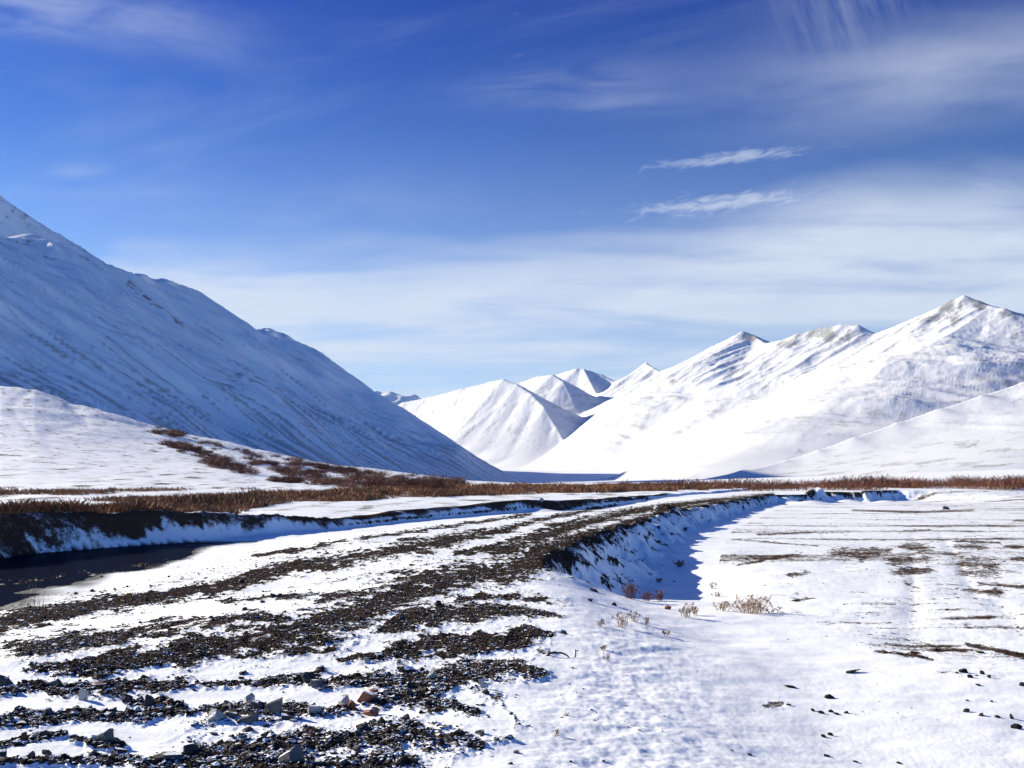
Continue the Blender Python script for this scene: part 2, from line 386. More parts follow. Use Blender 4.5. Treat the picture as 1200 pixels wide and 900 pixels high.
def ground_full(X, Y):
    z = ground_z(X, Y)
    g, e, wet = ground_masks(X, Y, z)
    rr = np.sqrt(X * X + Y * Y)
    near = sst(60, 8, rr)
    lump = fbm(X * 5.5, Y * 5.5, 4, 90)
    tiny = fbm(X * 24, Y * 24, 3, 91)
    gg = np.clip(g * 1.6, 0, 1)
    z = z + gg * (.020 + .018 * lump + .010 * tiny * sst(20, 8, rr)) * (.35 + .65 * near)
    dB, sB, pB = polyline(X, Y, BANK); aB = arc_len(pB, BANK); tB = -(dB * sB)
    z = z + np.exp(-((tB - .7) / .7) ** 2) * (.14 * fbm(aB * .7, tB * 1.2, 2, 95) + .06 * fbm(aB * 3.5 + tB, tB * 2.5, 3, 96)) * sst(50, 34, Y) * sst(110, 90, Y)
    dC, sC, _ = polyline(X, Y, CREST)
    # wind-packed and trodden snow
    sn = (1 - gg)
    hum = fbm(X * 2.6 + Y * .6, Y * 3.6 - X * .7, 4, 92)
    trod = np.exp(-((X - .9 - (Y - 7) * .12) / .8) ** 2) * sst(18, 9, Y)
    z = z + sn * .016 * fbm(X * .6 + Y * .25, Y * .9 - X * .3, 3, 97) * sst(60, 20, rr)
    z = z + sn * (.006 * hum * sst(40, 10, rr) + .012 * trod * fbm(X * 5, Y * 5, 3, 93)) + .0012 * tiny * sn * sst(14, 6, rr)
    # faint wheel ruts on the flat
    for k in (0, 1):
        xr = .447 * Y + k * 1.5
        z = z - .022 * np.exp(-((X - xr) / .22) ** 2) * sst(9, 14, Y) * sst(60, 30, Y)
    z = z + .02 * np.clip(e, 0, 1) * lump * (sC > 0)
    bankrough = np.exp(-((dC * sC - 1) / 1.2) ** 2) * sst(17, 20, Y)
    z = z + bankrough * .12 * fbm(X * 1.3, Y * 1.3, 4, 94)
    return z, g, e, wet

def build_ground():
    a0 = np.linspace(R(-33), R(33), 1080)
    a1 = np.linspace(R(33), R(327), 180)[1:-1]
    ang = np.concatenate([a0, a1])
    r = np.concatenate([np.geomspace(.5, 4.2, 30)[:-1], 1 / np.linspace(1 / 4.2, 1 / 24, 400)[:-1],
                        np.linspace(24, 124, 440)[:-1], np.linspace(124, 172, 120)[:-1], np.geomspace(172, 560, 90)[:-1], np.geomspace(560, 16000, 80)])
    A, RR = np.meshgrid(ang, r)
    X = np.sin(A) * RR; Y = np.cos(A) * RR
    z, g, e, w = ground_full(X, Y)
    V = np.stack([X, Y, z], -1).reshape(-1, 3)
    Fc = grid_faces(len(r), len(ang), True)
    # centre cap
    nv = len(V); V = np.vstack([V, [[0, 0, float(z[0].mean())]]])
    me = np_mesh('ground', V, Fc[:, ::-1], M['ground'], True, {'gravel': np.append(g.ravel(), 0), 'earth': np.append(e.ravel(), 0), 'wet': np.append(w.ravel(), 0)})
    o = link(bpy.data.objects.new('ground', me))
    tag(o, 'snow dusted gravel bar, snowy flat and alluvial fan of the valley floor', 'ground', kind='structure')
    return o

build_ground()

# river: dark shallow water
def build_river():
    m, n = new_mat('river_water')
    P = n.n('ShaderNodeTexCoord').outputs['Object']
    mp = n.n('ShaderNodeMapping', {0: P}); mp.inputs['Scale'].default_value = (3.0, 1.0, 1)
    w = n.noise(mp.outputs[0], 2.2, 4, .6); w2 = n.noise(mp.outputs[0], 9, 2, .5)
    bmp = n.n('ShaderNodeBump', {'Height': n.m('ADD', w, n.m('MULTIPLY', w2, .3)), 'Strength': .5, 'Distance': .03}).outputs[0]
    df = n.n('ShaderNodeBsdfDiffuse', {'Color': (0.006, 0.008, 0.018, 1)}); gl_ = n.n('ShaderNodeBsdfGlossy', {'Color': (1, 1, 1, 1), 'Roughness': .16, 'Normal': bmp})
    mx = n.n('ShaderNodeMixShader', {0: .05, 1: df.outputs[0], 2: gl_.outputs[0]})
    out = n.n('ShaderNodeOutputMaterial'); n.t.links.new(mx.outputs[0], out.inputs[0])
    xs = np.linspace(-34, -7.2, 60); ys = np.linspace(-14, 42, 120)
    X, Y = np.meshgrid(xs, ys)
    V = np.stack([X, Y, np.full(X.shape, -.60)], -1).reshape(-1, 3)
    o = link(bpy.data.objects.new('river', np_mesh('river', V, grid_faces(120, 60), m)))
    tag(o, 'dark shallow river running under the cut bank', 'river', kind='structure')
build_river()

# ------------------------------------------------------------------ shaded mountain on the left
def build_left_mountain():
    nu1, ny = 760, 620
    Uc = np.concatenate([np.linspace(-1.9, -.62, 110)[:-1], np.linspace(-.62, .075, nu1)])
    ys = np.concatenate([np.linspace(800, 3350, 470)[:-1], np.geomspace(3350, 6500, 120)])
    U, Y = np.meshgrid(Uc, ys); X = U * Y
    b0, b1 = -.535, .159
    def P(x, y): return b0 * (x - 75) + b1 * (y - 3000)
    # far edge of the face
    sil = [(-60, 218), (0, 229), (20, 243), (40, 257), (70, 275), (100, 293), (125, 309), (150, 318), (180, 323), (203, 330), (235, 341), (265, 361), (285, 374), (300, 383), (315, 384), (332, 390), (345, 398), (375, 411), (400, 430), (440, 459), (480, 483), (520, 508), (560, 535), (600, 558), (640, 575)]
    ex, ey, eu = [], [], []
    for u, v in sil:
        uu = (u - 600) / F; vv = (HZ - v) / F
        # uu*y*b0 - b0*75 + b1*y - b1*3000 = vv*y + H
        y = (H + b0 * 75 + b1 * 3000) / (b0 * uu + b1 - vv)
        eu.append(uu); ey.append(3700.0 if u <= 110 else y)
    yE = np.interp(U, eu, ey)
    zf = P(X, Y)
    # gullies: narrow across the slope, long down it
    d = (X - 75) * -.958 + (Y - 3000) * .285        # up-slope coordinate
    s = (X - 75) * .285 + (Y - 3000) * .958         # along the valley
    wv = fbm(d * .002, s * .003, 3, 101) * 80
    gl = ridged((s + wv) * .006, d * .0011, 4, 102) - .45
    gf = ridged((s + wv * .6) * .022, d * .0028, 4, 103) - .45
    gv = fbm((s + wv * .4) * .07, d * .007, 3, 104)
    big = fbm(s * .0016, d * .0012, 3, 105)
    hf = sst(10, 140, zf)
    edge = sst(0, 260, yE - Y)
    zf = zf + (30 * gl + 15 * gf + 5.0 * gv) * hf * (.25 + .75 * edge) + big * 38 * hf * edge
    # old slump terrace near the foot
    zf = zf + 16 * np.exp(-((zf - 95 - .02 * s) / 26) ** 2) * sst(2300, 2700, Y) * edge
    # near shoulder capped by a rounded lip, its end turned at about y 2650
    vs_ = np.interp(U, [(a - 600) / F for a, b in sil], [(HZ - b) / F for a, b in sil])
    lipz = 648 + .18 * np.clip(Y - 2340, -2000, 272) + 5 * fbm(X * .01, Y * .01, 3, 107)
    peak = H + vs_ * 3700 + 16 * gf * sst(3700, 3600, Y)
    capA = lipz + (peak - lipz) * np.clip((Y - 3250) / 425, 0, 1)
    capB = lipz + 1200 * sst(2640, 2900, Y + 20 * gl)
    wA = sst(-.44, -.47, U)
    cap = capA * wA + capB * (1 - wA)
    bul = 26 * sst(2720, 2600, Y + 30 * gf) * sst(250, 520, zf)
    zf = smin(zf + bul, cap, 10)
    # rounded sunlit benches on the rim
    for (u, v, w, h) in ((28, 275, 46, 10), (136, 315, 30, 14), (160, 321, 36, 12), (190, 328, 34, 8), (312, 388, 36, 14), (332, 393, 24, 14)):
        uu = (u - 600) / F
        y0 = (H + b0 * 75 + b1 * 3000) / (b0 * uu + b1 - (HZ - v) / F); x0 = uu * y0
        z0_ = y0 * (HZ - v) / F + H
        wgt = np.exp(-((((X - x0) / w) ** 2 + ((Y - y0) / (w * 1.6)) ** 2)) ** 1.5)
        zf = zf * (1 - wgt) + wgt * (z0_ + .40 * (Y - y0) + .03 * (X - x0))
    # past the edge a drop, then unseen mass shaped to shadow the valley floor
    zE = P(U * yE, yE)
    drop = np.where(U < -.46, peak, zE) - .45 * (Y - yE)
    shadow_mass = (H + vs_ * Y * np.interp(U, [-.6, -.45, -.3, 0], [.80, .86, .965, .97]) - 14) * sst(4150, 4650, Y)
    back = np.maximum(drop, np.minimum(shadow_mass, 1500 + 60 * gl))
    back = np.minimum(back, H + vs_ * Y * .985 + 0)
    z = np.where(Y > yE, np.minimum(zf, back), zf)
    z = np.minimum(z, H + (vs_ + .0016 * fbm(U * 70, U * 0 + Y * .002, 4, 113)) * Y)
    # summits outside the picture are cut low to let the sun reach the ground
    m = sst(-.60, -.80, U)
    z = z * (1 - m) + np.minimum(z, .13 * Y) * m
    # tail: descend at far end
    z = z - sst(5000, 5600, Y) * z * 1.0
    z = z - 40 * sst(5600, 6000, Y) - 40 * sst(900, 800, Y)
    n2 = fbm(X * .03, Y * .03, 4, 110)
    rk = sst(.25, .9, fbm(X * .012, Y * .012, 4, 111)) * sst(560, 700, z) * .45
    # rocky band under the near lip
    rimd = np.abs(z - (cap - 14))
    rk = np.maximum(rk, np.exp(-(rimd / 13) ** 2) * sst(-.1, .6, n2 + .3 * gf) * .8 * (Y < 2640) * (U > -.63))
    rk = np.maximum(rk, sst(-.1, .7, n2 + gf * .5) * .62 * (Y > 3350) * wA * sst(900, 1000, z))
    for (u0, v0, u1, v1, w, a) in ((150, 332, 215, 382, 5, .62), (0, 232, 60, 275, 6, .5), (80, 283, 125, 309, 5, .5), (95, 300, 120, 315, 4, .5), (235, 343, 300, 382, 3, .35)):
        uu = 600 + F * U; vv = HZ - F * (z - H) / Y
        L = math.hypot(u1 - u0, v1 - v0); t = np.clip(((uu - u0) * (u1 - u0) + (vv - v0) * (v1 - v0)) / L ** 2, 0, 1)
        dd = np.hypot(uu - u0 - t * (u1 - u0), vv - v0 - t * (v1 - v0))
        rk = np.maximum(rk, a * np.exp(-(dd / w) ** 2) * (.75 + .9 * n2))
    fl_ = fbm((s + wv * .5) * .085, d * .0045, 4, 112)
    stk = sst(.1, .9, fl_ + .3 * sst(500, 60, z)) * .85 + sst(330, 20, z) * .42
    for line in ([(262,462),(300,470),(350,480),(390,497),(425,515),(480,530),(535,528),(575,540)], [(120,395),(170,430),(230,470),(290,500)], [(0,330),(60,372),(120,405),(180,445),(240,490),(300,528)], [(255,405),(300,440),(350,468)], [(345,418),(372,440),(400,452)], [(430,528),(500,535),(545,542)]):
        a_ = np.array(line, float)
        c_ = np.interp(uu, a_[:, 0], a_[:, 1] + 0); inr = sst(a_[0, 0] - 12, a_[0, 0] + 12, uu) * sst(a_[-1, 0] + 20, a_[-1, 0] - 12, uu)
        stk = np.maximum(stk, inr * np.exp(-((vv - c_ - 5 * wv / 80) / 2.6) ** 2) * (.50 + .15 * fl_))
    V = np.stack([X, Y, z], -1).reshape(-1, 3)
    me = np_mesh('mountain', V, grid_faces(len(ys), len(Uc)), M['shade_mt'], True, {'rock': rk, 'streak': stk})
    o = link(bpy.data.objects.new('mountain', me))
    tag(o, 'steep snow covered mountainside in blue shade falling to the valley', 'mountain', kind='structure')
build_left_mountain()

# ------------------------------------------------------------------ sunlit range
RIDGES = [
 # points (u, v, y), slope left, slope right
 ([(330,520,8200),(475,470,7750),(505,464,7600),(540,455,7400),(575,446,7200),(590,443,7100),(606,449,6950),(622,460,6750),(638,476,6500),(652,500,6250),(665,524,6000),(680,552,5700)], .52, .92),
 ([(590,460,9000),(612,447,8700),(630,440,8400),(648,438,8200),(660,446,8000),(670,466,7700),(680,494,7400)], .55, .7),
 ([(560,455,9900),(640,442,9700),(662,435,9400),(676,431,9200),(692,434,9100),(705,438,9000),(722,446,8800),(740,437,8600),(757,424,8400),(766,430,8200),(778,436,8000),(830,440,7400)], .62, .7),
 ([(684,431,9150),(700,462,8400),(712,492,7900),(724,515,7500)], .6, .7),
 ([(745,450,7900),(775,434,7400),(800,424,6900),(835,405,6200),(858,394,5980),(870,388,5900),(882,392,5850),(897,401,5600),(915,398,5500),(935,391,5450),(960,384,5400),(985,379,5300),(1005,380,5200),(1022,392,5100),(1060,376,4900),(1080,368,4800),(1100,360,4700),(1115,350,4640),(1130,345,4600),(1145,351,4520),(1162,360,4400),(1178,361,4300),(1197,373,4200),(1260,365,4000),(1400,372,3800),(1600,380,3600)], .60, .6),
 ([(870,388,5900),(835,424,5750),(800,460,5600),(762,494,5450),(702,526,5300),(642,554,5100)], .46, .5),
 ([(935,391,5450),(900,430,5250),(870,465,5000),(835,505,4750),(790,540,4500),(740,562,4300)], .45, .5),
 ([(1022,392,5100),(975,430,4700),(935,462,4400),(890,500,4100),(840,535,3800),(790,562,3600)], .42, .5),
 ([(1162,360,4400),(1110,392,4150),(1060,425,3850),(1005,458,3550),(950,490,3300),(900,520,3100),(850,545,2950),(800,566,2800)], .36, .30),
 ([(1162,360,4400),(1158,400,4050),(1140,440,3700),(1120,470,3450)], .4, .6),
 ([(1197,373,4200),(1195,410,3900),(1188,440,3600)], .45, .5),
 ([(1500,330,3100),(1300,402,2750),(1200,446,2500),(1150,462,2420),(1100,478,2350),(1050,495,2280),(1000,512,2200),(960,527,2150),(920,540,2100),(870,553,2000),(830,566,1900)], .25, .55),
]

def build_range():
    Uc = np.concatenate([np.linspace(-.30, .585, 880)[:-1], np.linspace(.585, 1.1, 110)])
    ys = np.concatenate([np.linspace(760, 3000, 240)[:-1], np.linspace(3000, 6300, 330)[:-1], np.geomspace(6300, 10500, 170)])
    U, Y = np.meshgrid(Uc, ys); X = U * Y
    floor = np.where(Y > 3050, (Y - 3100) * .034, 0) + np.maximum(0, X - 240) * .035 * sst(250, 600, Y)
    wx = X + 70 * fbm(X * .0016, Y * .0016, 3, 120) * sst(1500, 2600, Y); wy = Y + 70 * fbm(X * .0016, Y * .0016, 3, 121) * sst(1500, 2600, Y)
    bz = np.full(X.shape, -1e9); b2 = np.full(X.shape, -1e9); arc = np.zeros(X.shape); dar = np.zeros(X.shape)
    z = np.full(X.shape, -400.0); dmin = np.full(X.shape, 1e9)
    for kk, (pts, sl, sr) in enumerate(RIDGES):
        W = np.array([at(*p) for p in pts]); acc = 0; RD = (W[-1] - W[0])[:2]; RD = RD / np.linalg.norm(RD); zr = np.full(X.shape, -1e9); dr = np.zeros(X.shape)
        for i in range(len(W) - 1):
            a, b = W[i], W[i + 1]; dx, dy = b[0] - a[0], b[1] - a[1]; L2 = dx * dx + dy * dy
            for qx, qy, wt in ((X, Y, 0),):
                t = np.clip(((qx - a[0]) * dx + (qy - a[1]) * dy) / L2, 0, 1)
                d = np.hypot(qx - a[0] - t * dx, qy - a[1] - t * dy)
            cr = (X - a[0]) * dy - (Y - a[1]) * dx
            sl_ = sl + (sr - sl) * (.5 + .5 * np.clip(cr / (math.sqrt(L2) * np.maximum(d, 1.0)), -1, 1))
            h = a[2] + t * (b[2] - a[2])
            zz = h - sl_ * d * (1 - .18 * np.clip(d / 1200, 0, 1)) - .35 * np.maximum(0, d - 650)
            z = smax(z, zz, 9) if i else smax(z, zz, 14)
            dr = np.where(zz > zr, d, dr); zr = np.maximum(zr, zz)
            dmin = np.minimum(dmin, d + np.maximum(0, z - zz) * 2)
        w_ = zr > bz; arc = np.where(w_, kk * 9173.0 + (X * RD[0] + Y * RD[1]), arc); dar = np.where(w_, dr, dar)
        b2 = np.maximum(b2, np.minimum(bz, zr)); bz = np.maximum(bz, zr)
    marg = sst(0, 38, bz - b2); dar = (1500 - bz) * 1.9
    hh = np.clip((z - floor) / 500, 0, 1)
    damp = .12 + .88 * sst(10, 260, dmin)
    r1 = ridged(wx * .0021, wy * .0021, 4, 122, .4) - .45
    r2 = ridged(wx * .0075, wy * .0075, 5, 123) - .42
    f1 = fbm(wx * .004, wy * .004, 3, 124, .4)
    aw = arc + 30 * fbm(X * .0025, Y * .0025, 2, 140) + .10 * dar
    g1 = ridged(aw * .0042, dar * .0007, 2, 141) - .5; g2 = ridged(aw * .015, dar * .0022, 3, 142) - .5; g3 = fbm(aw * .06, dar * .008, 3, 143)
    damp = damp * (1 - .6 * sst(.14, .06, U) * sst(4300, 4700, Y))
    z = z + damp * hh * (14 * r1 + 1.0 * r2 + 12 * f1 + marg * (24 * g1 + 6 * g2 + 1.0 * g3)) + hh * 1.6 * fbm(X * .03, Y * .03, 3, 125)
    lo = floor - 6 + 4 * fbm(X * .004, Y * .004, 4, 126)
    z = smax(z, lo, 34) - 8 - 45 * sst(1000, 760, Y) - 25 * sst(-.2, -.3, U)
    # rock showing
    zx = np.gradient(z, axis=1) / np.maximum(np.gradient(X, axis=1), .1)
    n = fbm(X * .006, Y * .004, 5, 127); nn = fbm((X - .6 * Y) * .012, (Y + .6 * X) * .003, 5, 128)
    rk = sst(.28, .95, n * .6 + nn * .7) * .50 * sst(60, 260, z - floor)
    stk = .04 + sst(-.25, .8, .7 * marg * fbm(aw * .028, dar * .0035, 4, 144) + .5 * nn + .35 * fbm(X * .03, Y * .012, 3, 129)) * .66 * sst(20, 200, z - floor) + .2
    uu = 600 + F * U; vv = HZ - F * (z - H) / Y
    for (u, v, ru, rv, a) in ((1128, 358, 36, 15, .80), (1100, 374, 36, 10, .60), (975, 392, 44, 12, .66), (930, 404, 34, 10, .55), (880, 395, 16, 7, .95), (1180, 368, 16, 9, .75), (1180, 392, 20, 16, .5),
                              (968, 440, 13, 5, .55), (1080, 386, 11, 5, .55), (896, 452, 12, 8, .42), (790, 447, 10, 4, .5), (765, 452, 18, 5, .4), (880, 425, 10, 4, .5), (1155, 424, 9, 8, .45), (820, 535, 12, 4, .35), (1100, 500, 70, 10, .36), (1140, 520, 80, 9, .30), (940, 530, 40, 6, .3), (900, 470, 16, 4, .38)):
        q = ((uu - u) / ru) ** 2 + ((vv - v) / rv) ** 2
        rk = np.maximum(rk, a * np.exp(-q) * (1.0 + 1.0 * nn + .4 * n))
    # brush on the lower slopes
    dx_ = fbm(X * .012 + Y * .01, Y * .030, 5, 130)
    stk = np.maximum(stk, (.30 + .75 * sst(-.2, .7, dx_)) * sst(220, 10, z - floor) * sst(3200, 1500, Y))
    rk = np.maximum(rk, (.12 + .42 * sst(.0, .8, dx_)) * sst(150, 10, z - floor) * sst(3000, 1400, Y))
    V = np.stack([X, Y, z], -1).reshape(-1, 3)
    me = np_mesh('mountain_range', V, grid_faces(len(ys), len(Uc)), M['range'], True, {'rock': rk, 'streak': stk})
    o = link(bpy.data.objects.new('mountain_range', me))
    tag(o, 'sunlit snowy mountain range with grey rocky summits across the valley', 'mountain range', kind='structure')
build_range()

def build_far_peaks():
    Uc = np.linspace(-.3, .2, 240); ys = np.linspace(12500, 15500, 90)
    U, Y = np.meshgrid(Uc, ys); X = U * Y
    z = np.full(X.shape, -100.0)
    W = [at(*p) for p in ((300,452,14200),(420,457,14000),(447,459,14000),(458,457,13900),(470,461,13800),(486,463,13800),(500,470,13800),(620,466,13800),(800,480,13800))]
    for a, b in zip(W[:-1], W[1:]):
        dx, dy = b[0] - a[0], b[1] - a[1]
        t = np.clip(((X - a[0]) * dx + (Y - a[1]) * dy) / (dx * dx + dy * dy), 0, 1)
        z = np.maximum(z, a[2] + t * (b[2] - a[2]) - .6 * np.hypot(X - a[0] - t * dx, Y - a[1] - t * dy))
    z = z + 70 * (ridged(X * .0015, Y * .0015, 5, 131) - .5)
    me = np_mesh('hills', np.stack([X, Y, z], -1).reshape(-1, 3), grid_faces(90, 240), M['range'], True, {'rock': z * 0 + .1, 'streak': z * 0 + .2})
    tag(link(bpy.data.objects.new('hills', me)), 'faint distant snowy peaks seen in the gap of the valley', 'mountains', kind='structure')
build_far_peaks()

# ------------------------------------------------------------------ placing helpers
def hit(us, vs, y0=3.0, y1=620.0, n=700):
    """first meeting of the sight lines (u, v) with the ground."""
    us = np.atleast_1d(np.asarray(us, float)); vs = np.atleast_1d(np.asarray(vs, float))
    ys = 1 / np.linspace(1 / y0, 1 / y1, n)
    Yg = np.broadcast_to(ys, (len(us), n)); Xg = (us[:, None] - 600) / F * Yg
    Zr = H + (HZ - vs[:, None]) / F * Yg
    Zg = ground_z(Xg, Yg)
    k = np.argmax(Zg >= Zr, axis=1); ok = (Zg >= Zr).any(axis=1)
    k = np.maximum(k, 1); i = np.arange(len(us))
    d0 = (Zr - Zg)[i, k - 1]; d1 = (Zr - Zg)[i, k]
    t = np.clip(d0 / np.maximum(d0 - d1, 1e-9), 0, 1)
    y = ys[k - 1] + t * (ys[k] - ys[k - 1]); x = (us - 600) / F * y
    z = ground_full(x, y)[0]
    return x, y, z, ok

ICO = None
def ico_arrays(sub=1):
    import bmesh
    bm = bmesh.new(); bmesh.ops.create_icosphere(bm, subdivisions=sub, radius=1.0)
    V = np.array([v.co[:] for v in bm.verts]); Fc = np.array([[v.index for v in f.verts] for f in bm.faces])
    bm.free(); return V, Fc

def build_gravel():
    V0, F0 = ico_arrays(1)
    N = 330000
    u = rng.uniform(-110, 800, N); v = 585 + (rng.random(N) ** .9) * 370
    y = H * F / (v - HZ); x = (u - 600) / F * y
    z0 = ground_z(x, y); g, e, w = ground_masks(x, y, z0)
    g = g / np.interp(v, [600, 700, 800], [.74, .78, .84])
    pr = np.where(g > .45, np.clip((g - .25) * 1.3, 0, 1), .002 + .5 * g * g)
    dC, sC, _ = polyline(x, y, CREST)
    pr = pr * np.where((sC > 0) & (dC > 3.4), .03, 1) * np.interp(v, [585, 600, 640], [.35, .6, 1])
    keep = rng.random(N) < pr * .56
    x, y, v = x[keep], y[keep], v[keep]
    z = ground_full(x, y)[0]; n = len(x)
    px = np.exp(rng.normal(.16, .55, n)) * np.interp(v, [590, 640, 760, 800, 950], [.65, .72, .85, 1.2, 1.7])
    r = np.clip(px * y / F * .62, .004, .085)
    sc = np.stack([r * rng.uniform(.8, 1.5, n), r * rng.uniform(.7, 1.3, n), r * rng.uniform(.35, .85, n)], -1)
    J = V0[None] * (1 + rng.uniform(-.42, .28, (n, len(V0), 1)))
    J = J * sc[:, None, :]
    a = rng.uniform(0, 2 * np.pi, n); t = rng.normal(0, .35, n)
    ct, st_ = np.cos(t)[:, None], np.sin(t)[:, None]
    y1 = J[:, :, 1] * ct - J[:, :, 2] * st_; z1 = J[:, :, 1] * st_ + J[:, :, 2] * ct
    ca, sa = np.cos(a)[:, None], np.sin(a)[:, None]
    x2 = J[:, :, 0] * ca - y1 * sa; y2 = J[:, :, 0] * sa + y1 * ca
    V = np.stack([x2 + x[:, None], y2 + y[:, None], z1 + z[:, None] + (r * .25)[:, None]], -1).reshape(-1, 3)
    Fc = (F0[None] + (np.arange(n) * len(V0))[:, None, None]).reshape(-1, 3)
    tone = np.repeat(np.clip(rng.gamma(1.6, .22, n), 0, 1.3), len(V0))
    me = np_mesh('gravel', V, Fc, M['gravel'], False, {'tone': tone})
    o = link(bpy.data.objects.new('gravel', me)); print('stones', n)
    tag(o, 'dark angular gravel strewn in strips between the snow', 'gravel', kind='stuff')
build_gravel()

def build_grit():
    V0, F0 = ico_arrays(1)
    N = 160000
    u = rng.uniform(560, 1290, N); v = 596 + rng.random(N) ** .8 * 350
    y = (H + .9) * F / (v - HZ); x = (u - 600) / F * y
    z0 = ground_z(x, y); g, e, w = ground_masks(x, y, z0)
    cl = fbm(x * .8, y * .8, 4, 220); dC, sC, _ = polyline(x, y, CREST)
    pr = np.clip((e - .25) * .8, 0, .5) + .02 * sst(.25, .8, cl) * np.interp(u, [600, 850, 950], [.15, .5, 1])
    k = (rng.random(N) < pr) & (sC > 0) & (dC > 2.5)
    x, y = x[k], y[k]; z = ground_full(x, y)[0]; n = len(x)
    r = np.clip(np.exp(rng.normal(.0, .5, n)) * y / F * .65, .003, .05)
    J = V0[None] * (1 + rng.uniform(-.4, .3, (n, len(V0), 1))) * np.stack([r * 1.5, r * 1.1, r * .4], -1)[:, None, :]
    a = rng.uniform(0, 6.28, n); ca, sa = np.cos(a)[:, None], np.sin(a)[:, None]
    V = np.stack([J[:, :, 0] * ca - J[:, :, 1] * sa + x[:, None], J[:, :, 0] * sa + J[:, :, 1] * ca + y[:, None], J[:, :, 2] + z[:, None]], -1).reshape(-1, 3)
    Fc = (F0[None] + (np.arange(n) * len(V0))[:, None, None]).reshape(-1, 3)
    me = np_mesh('dirt', V, Fc, M['clod'], False, {'tone': np.repeat(rng.random(n), len(V0))})
    tag(link(bpy.data.objects.new('dirt', me)), 'dark grit and crumbs of earth showing through the thin snow of the flat', 'dirt', kind='stuff'); print('grit', n)
build_grit()

def rock_mesh(name, mat, seed, cuts=15, sub=4):
    V, Fc = ico_arrays(sub); q = np.random.default_rng(seed)
    for k in range(cuts):
        if k < 6:
            nrm = np.zeros(3); nrm[k // 2] = 1 if k % 2 else -1; nrm += q.normal(0, .38, 3); d = q.uniform(.42, .70)
        else:
            nrm = q.normal(0, 1, 3); d = q.uniform(.42, .72)
        nrm /= np.linalg.norm(nrm)
        over = np.maximum(V @ nrm - d, 0); V = V - over[:, None] * nrm
    V = V * (1 + .05 * fbm(V[:, 0] * 2 + seed, V[:, 1] * 2 + V[:, 2] * 1.7, 3, seed))[:, None]
    V = V / np.abs(V).max(0)
    V[:, 2] = np.maximum(V[:, 2], -.6)
    return np_mesh(name, V, Fc, mat, False, {'tone': np.full(len(V), q.uniform(.15, .9))})

ROCKM = {}
for k in ('rock_dark', 'rock_grey', 'rock_rust', 'rock_pale', 'clod'):
    ROCKM[k] = [rock_mesh('rock', M[k], 300 + 7 * i + len(ROCKM) * 50) for i in range(5)]

def put_rock(name, u, v, w, h, kind, label, group=None, cat='rock', tilt=0.0, yaw=None, i=0):
    x, y, z, ok = hit(u, v)
    x, y, z = float(x[0]), float(y[0]), float(z[0])
    s = y / F
    o = link(bpy.data.objects.new(name, ROCKM[kind][i % 5]))
    w, h = (w * 1.2, h * 1.2) if kind != 'clod' else (w * 1.05, h * .75)
    sx, sz = w * s / 2, h * s / 1.45
    o.scale = (sx, sx * random.uniform(.65, .95), sz)
    o.rotation_euler = (random.uniform(-.15, .15), tilt, random.uniform(-.5, .5) if yaw is None else yaw)
    o.location = (x, y + sx * .4, z + sz * .22)
    tag(o, label, cat, group)
    return o

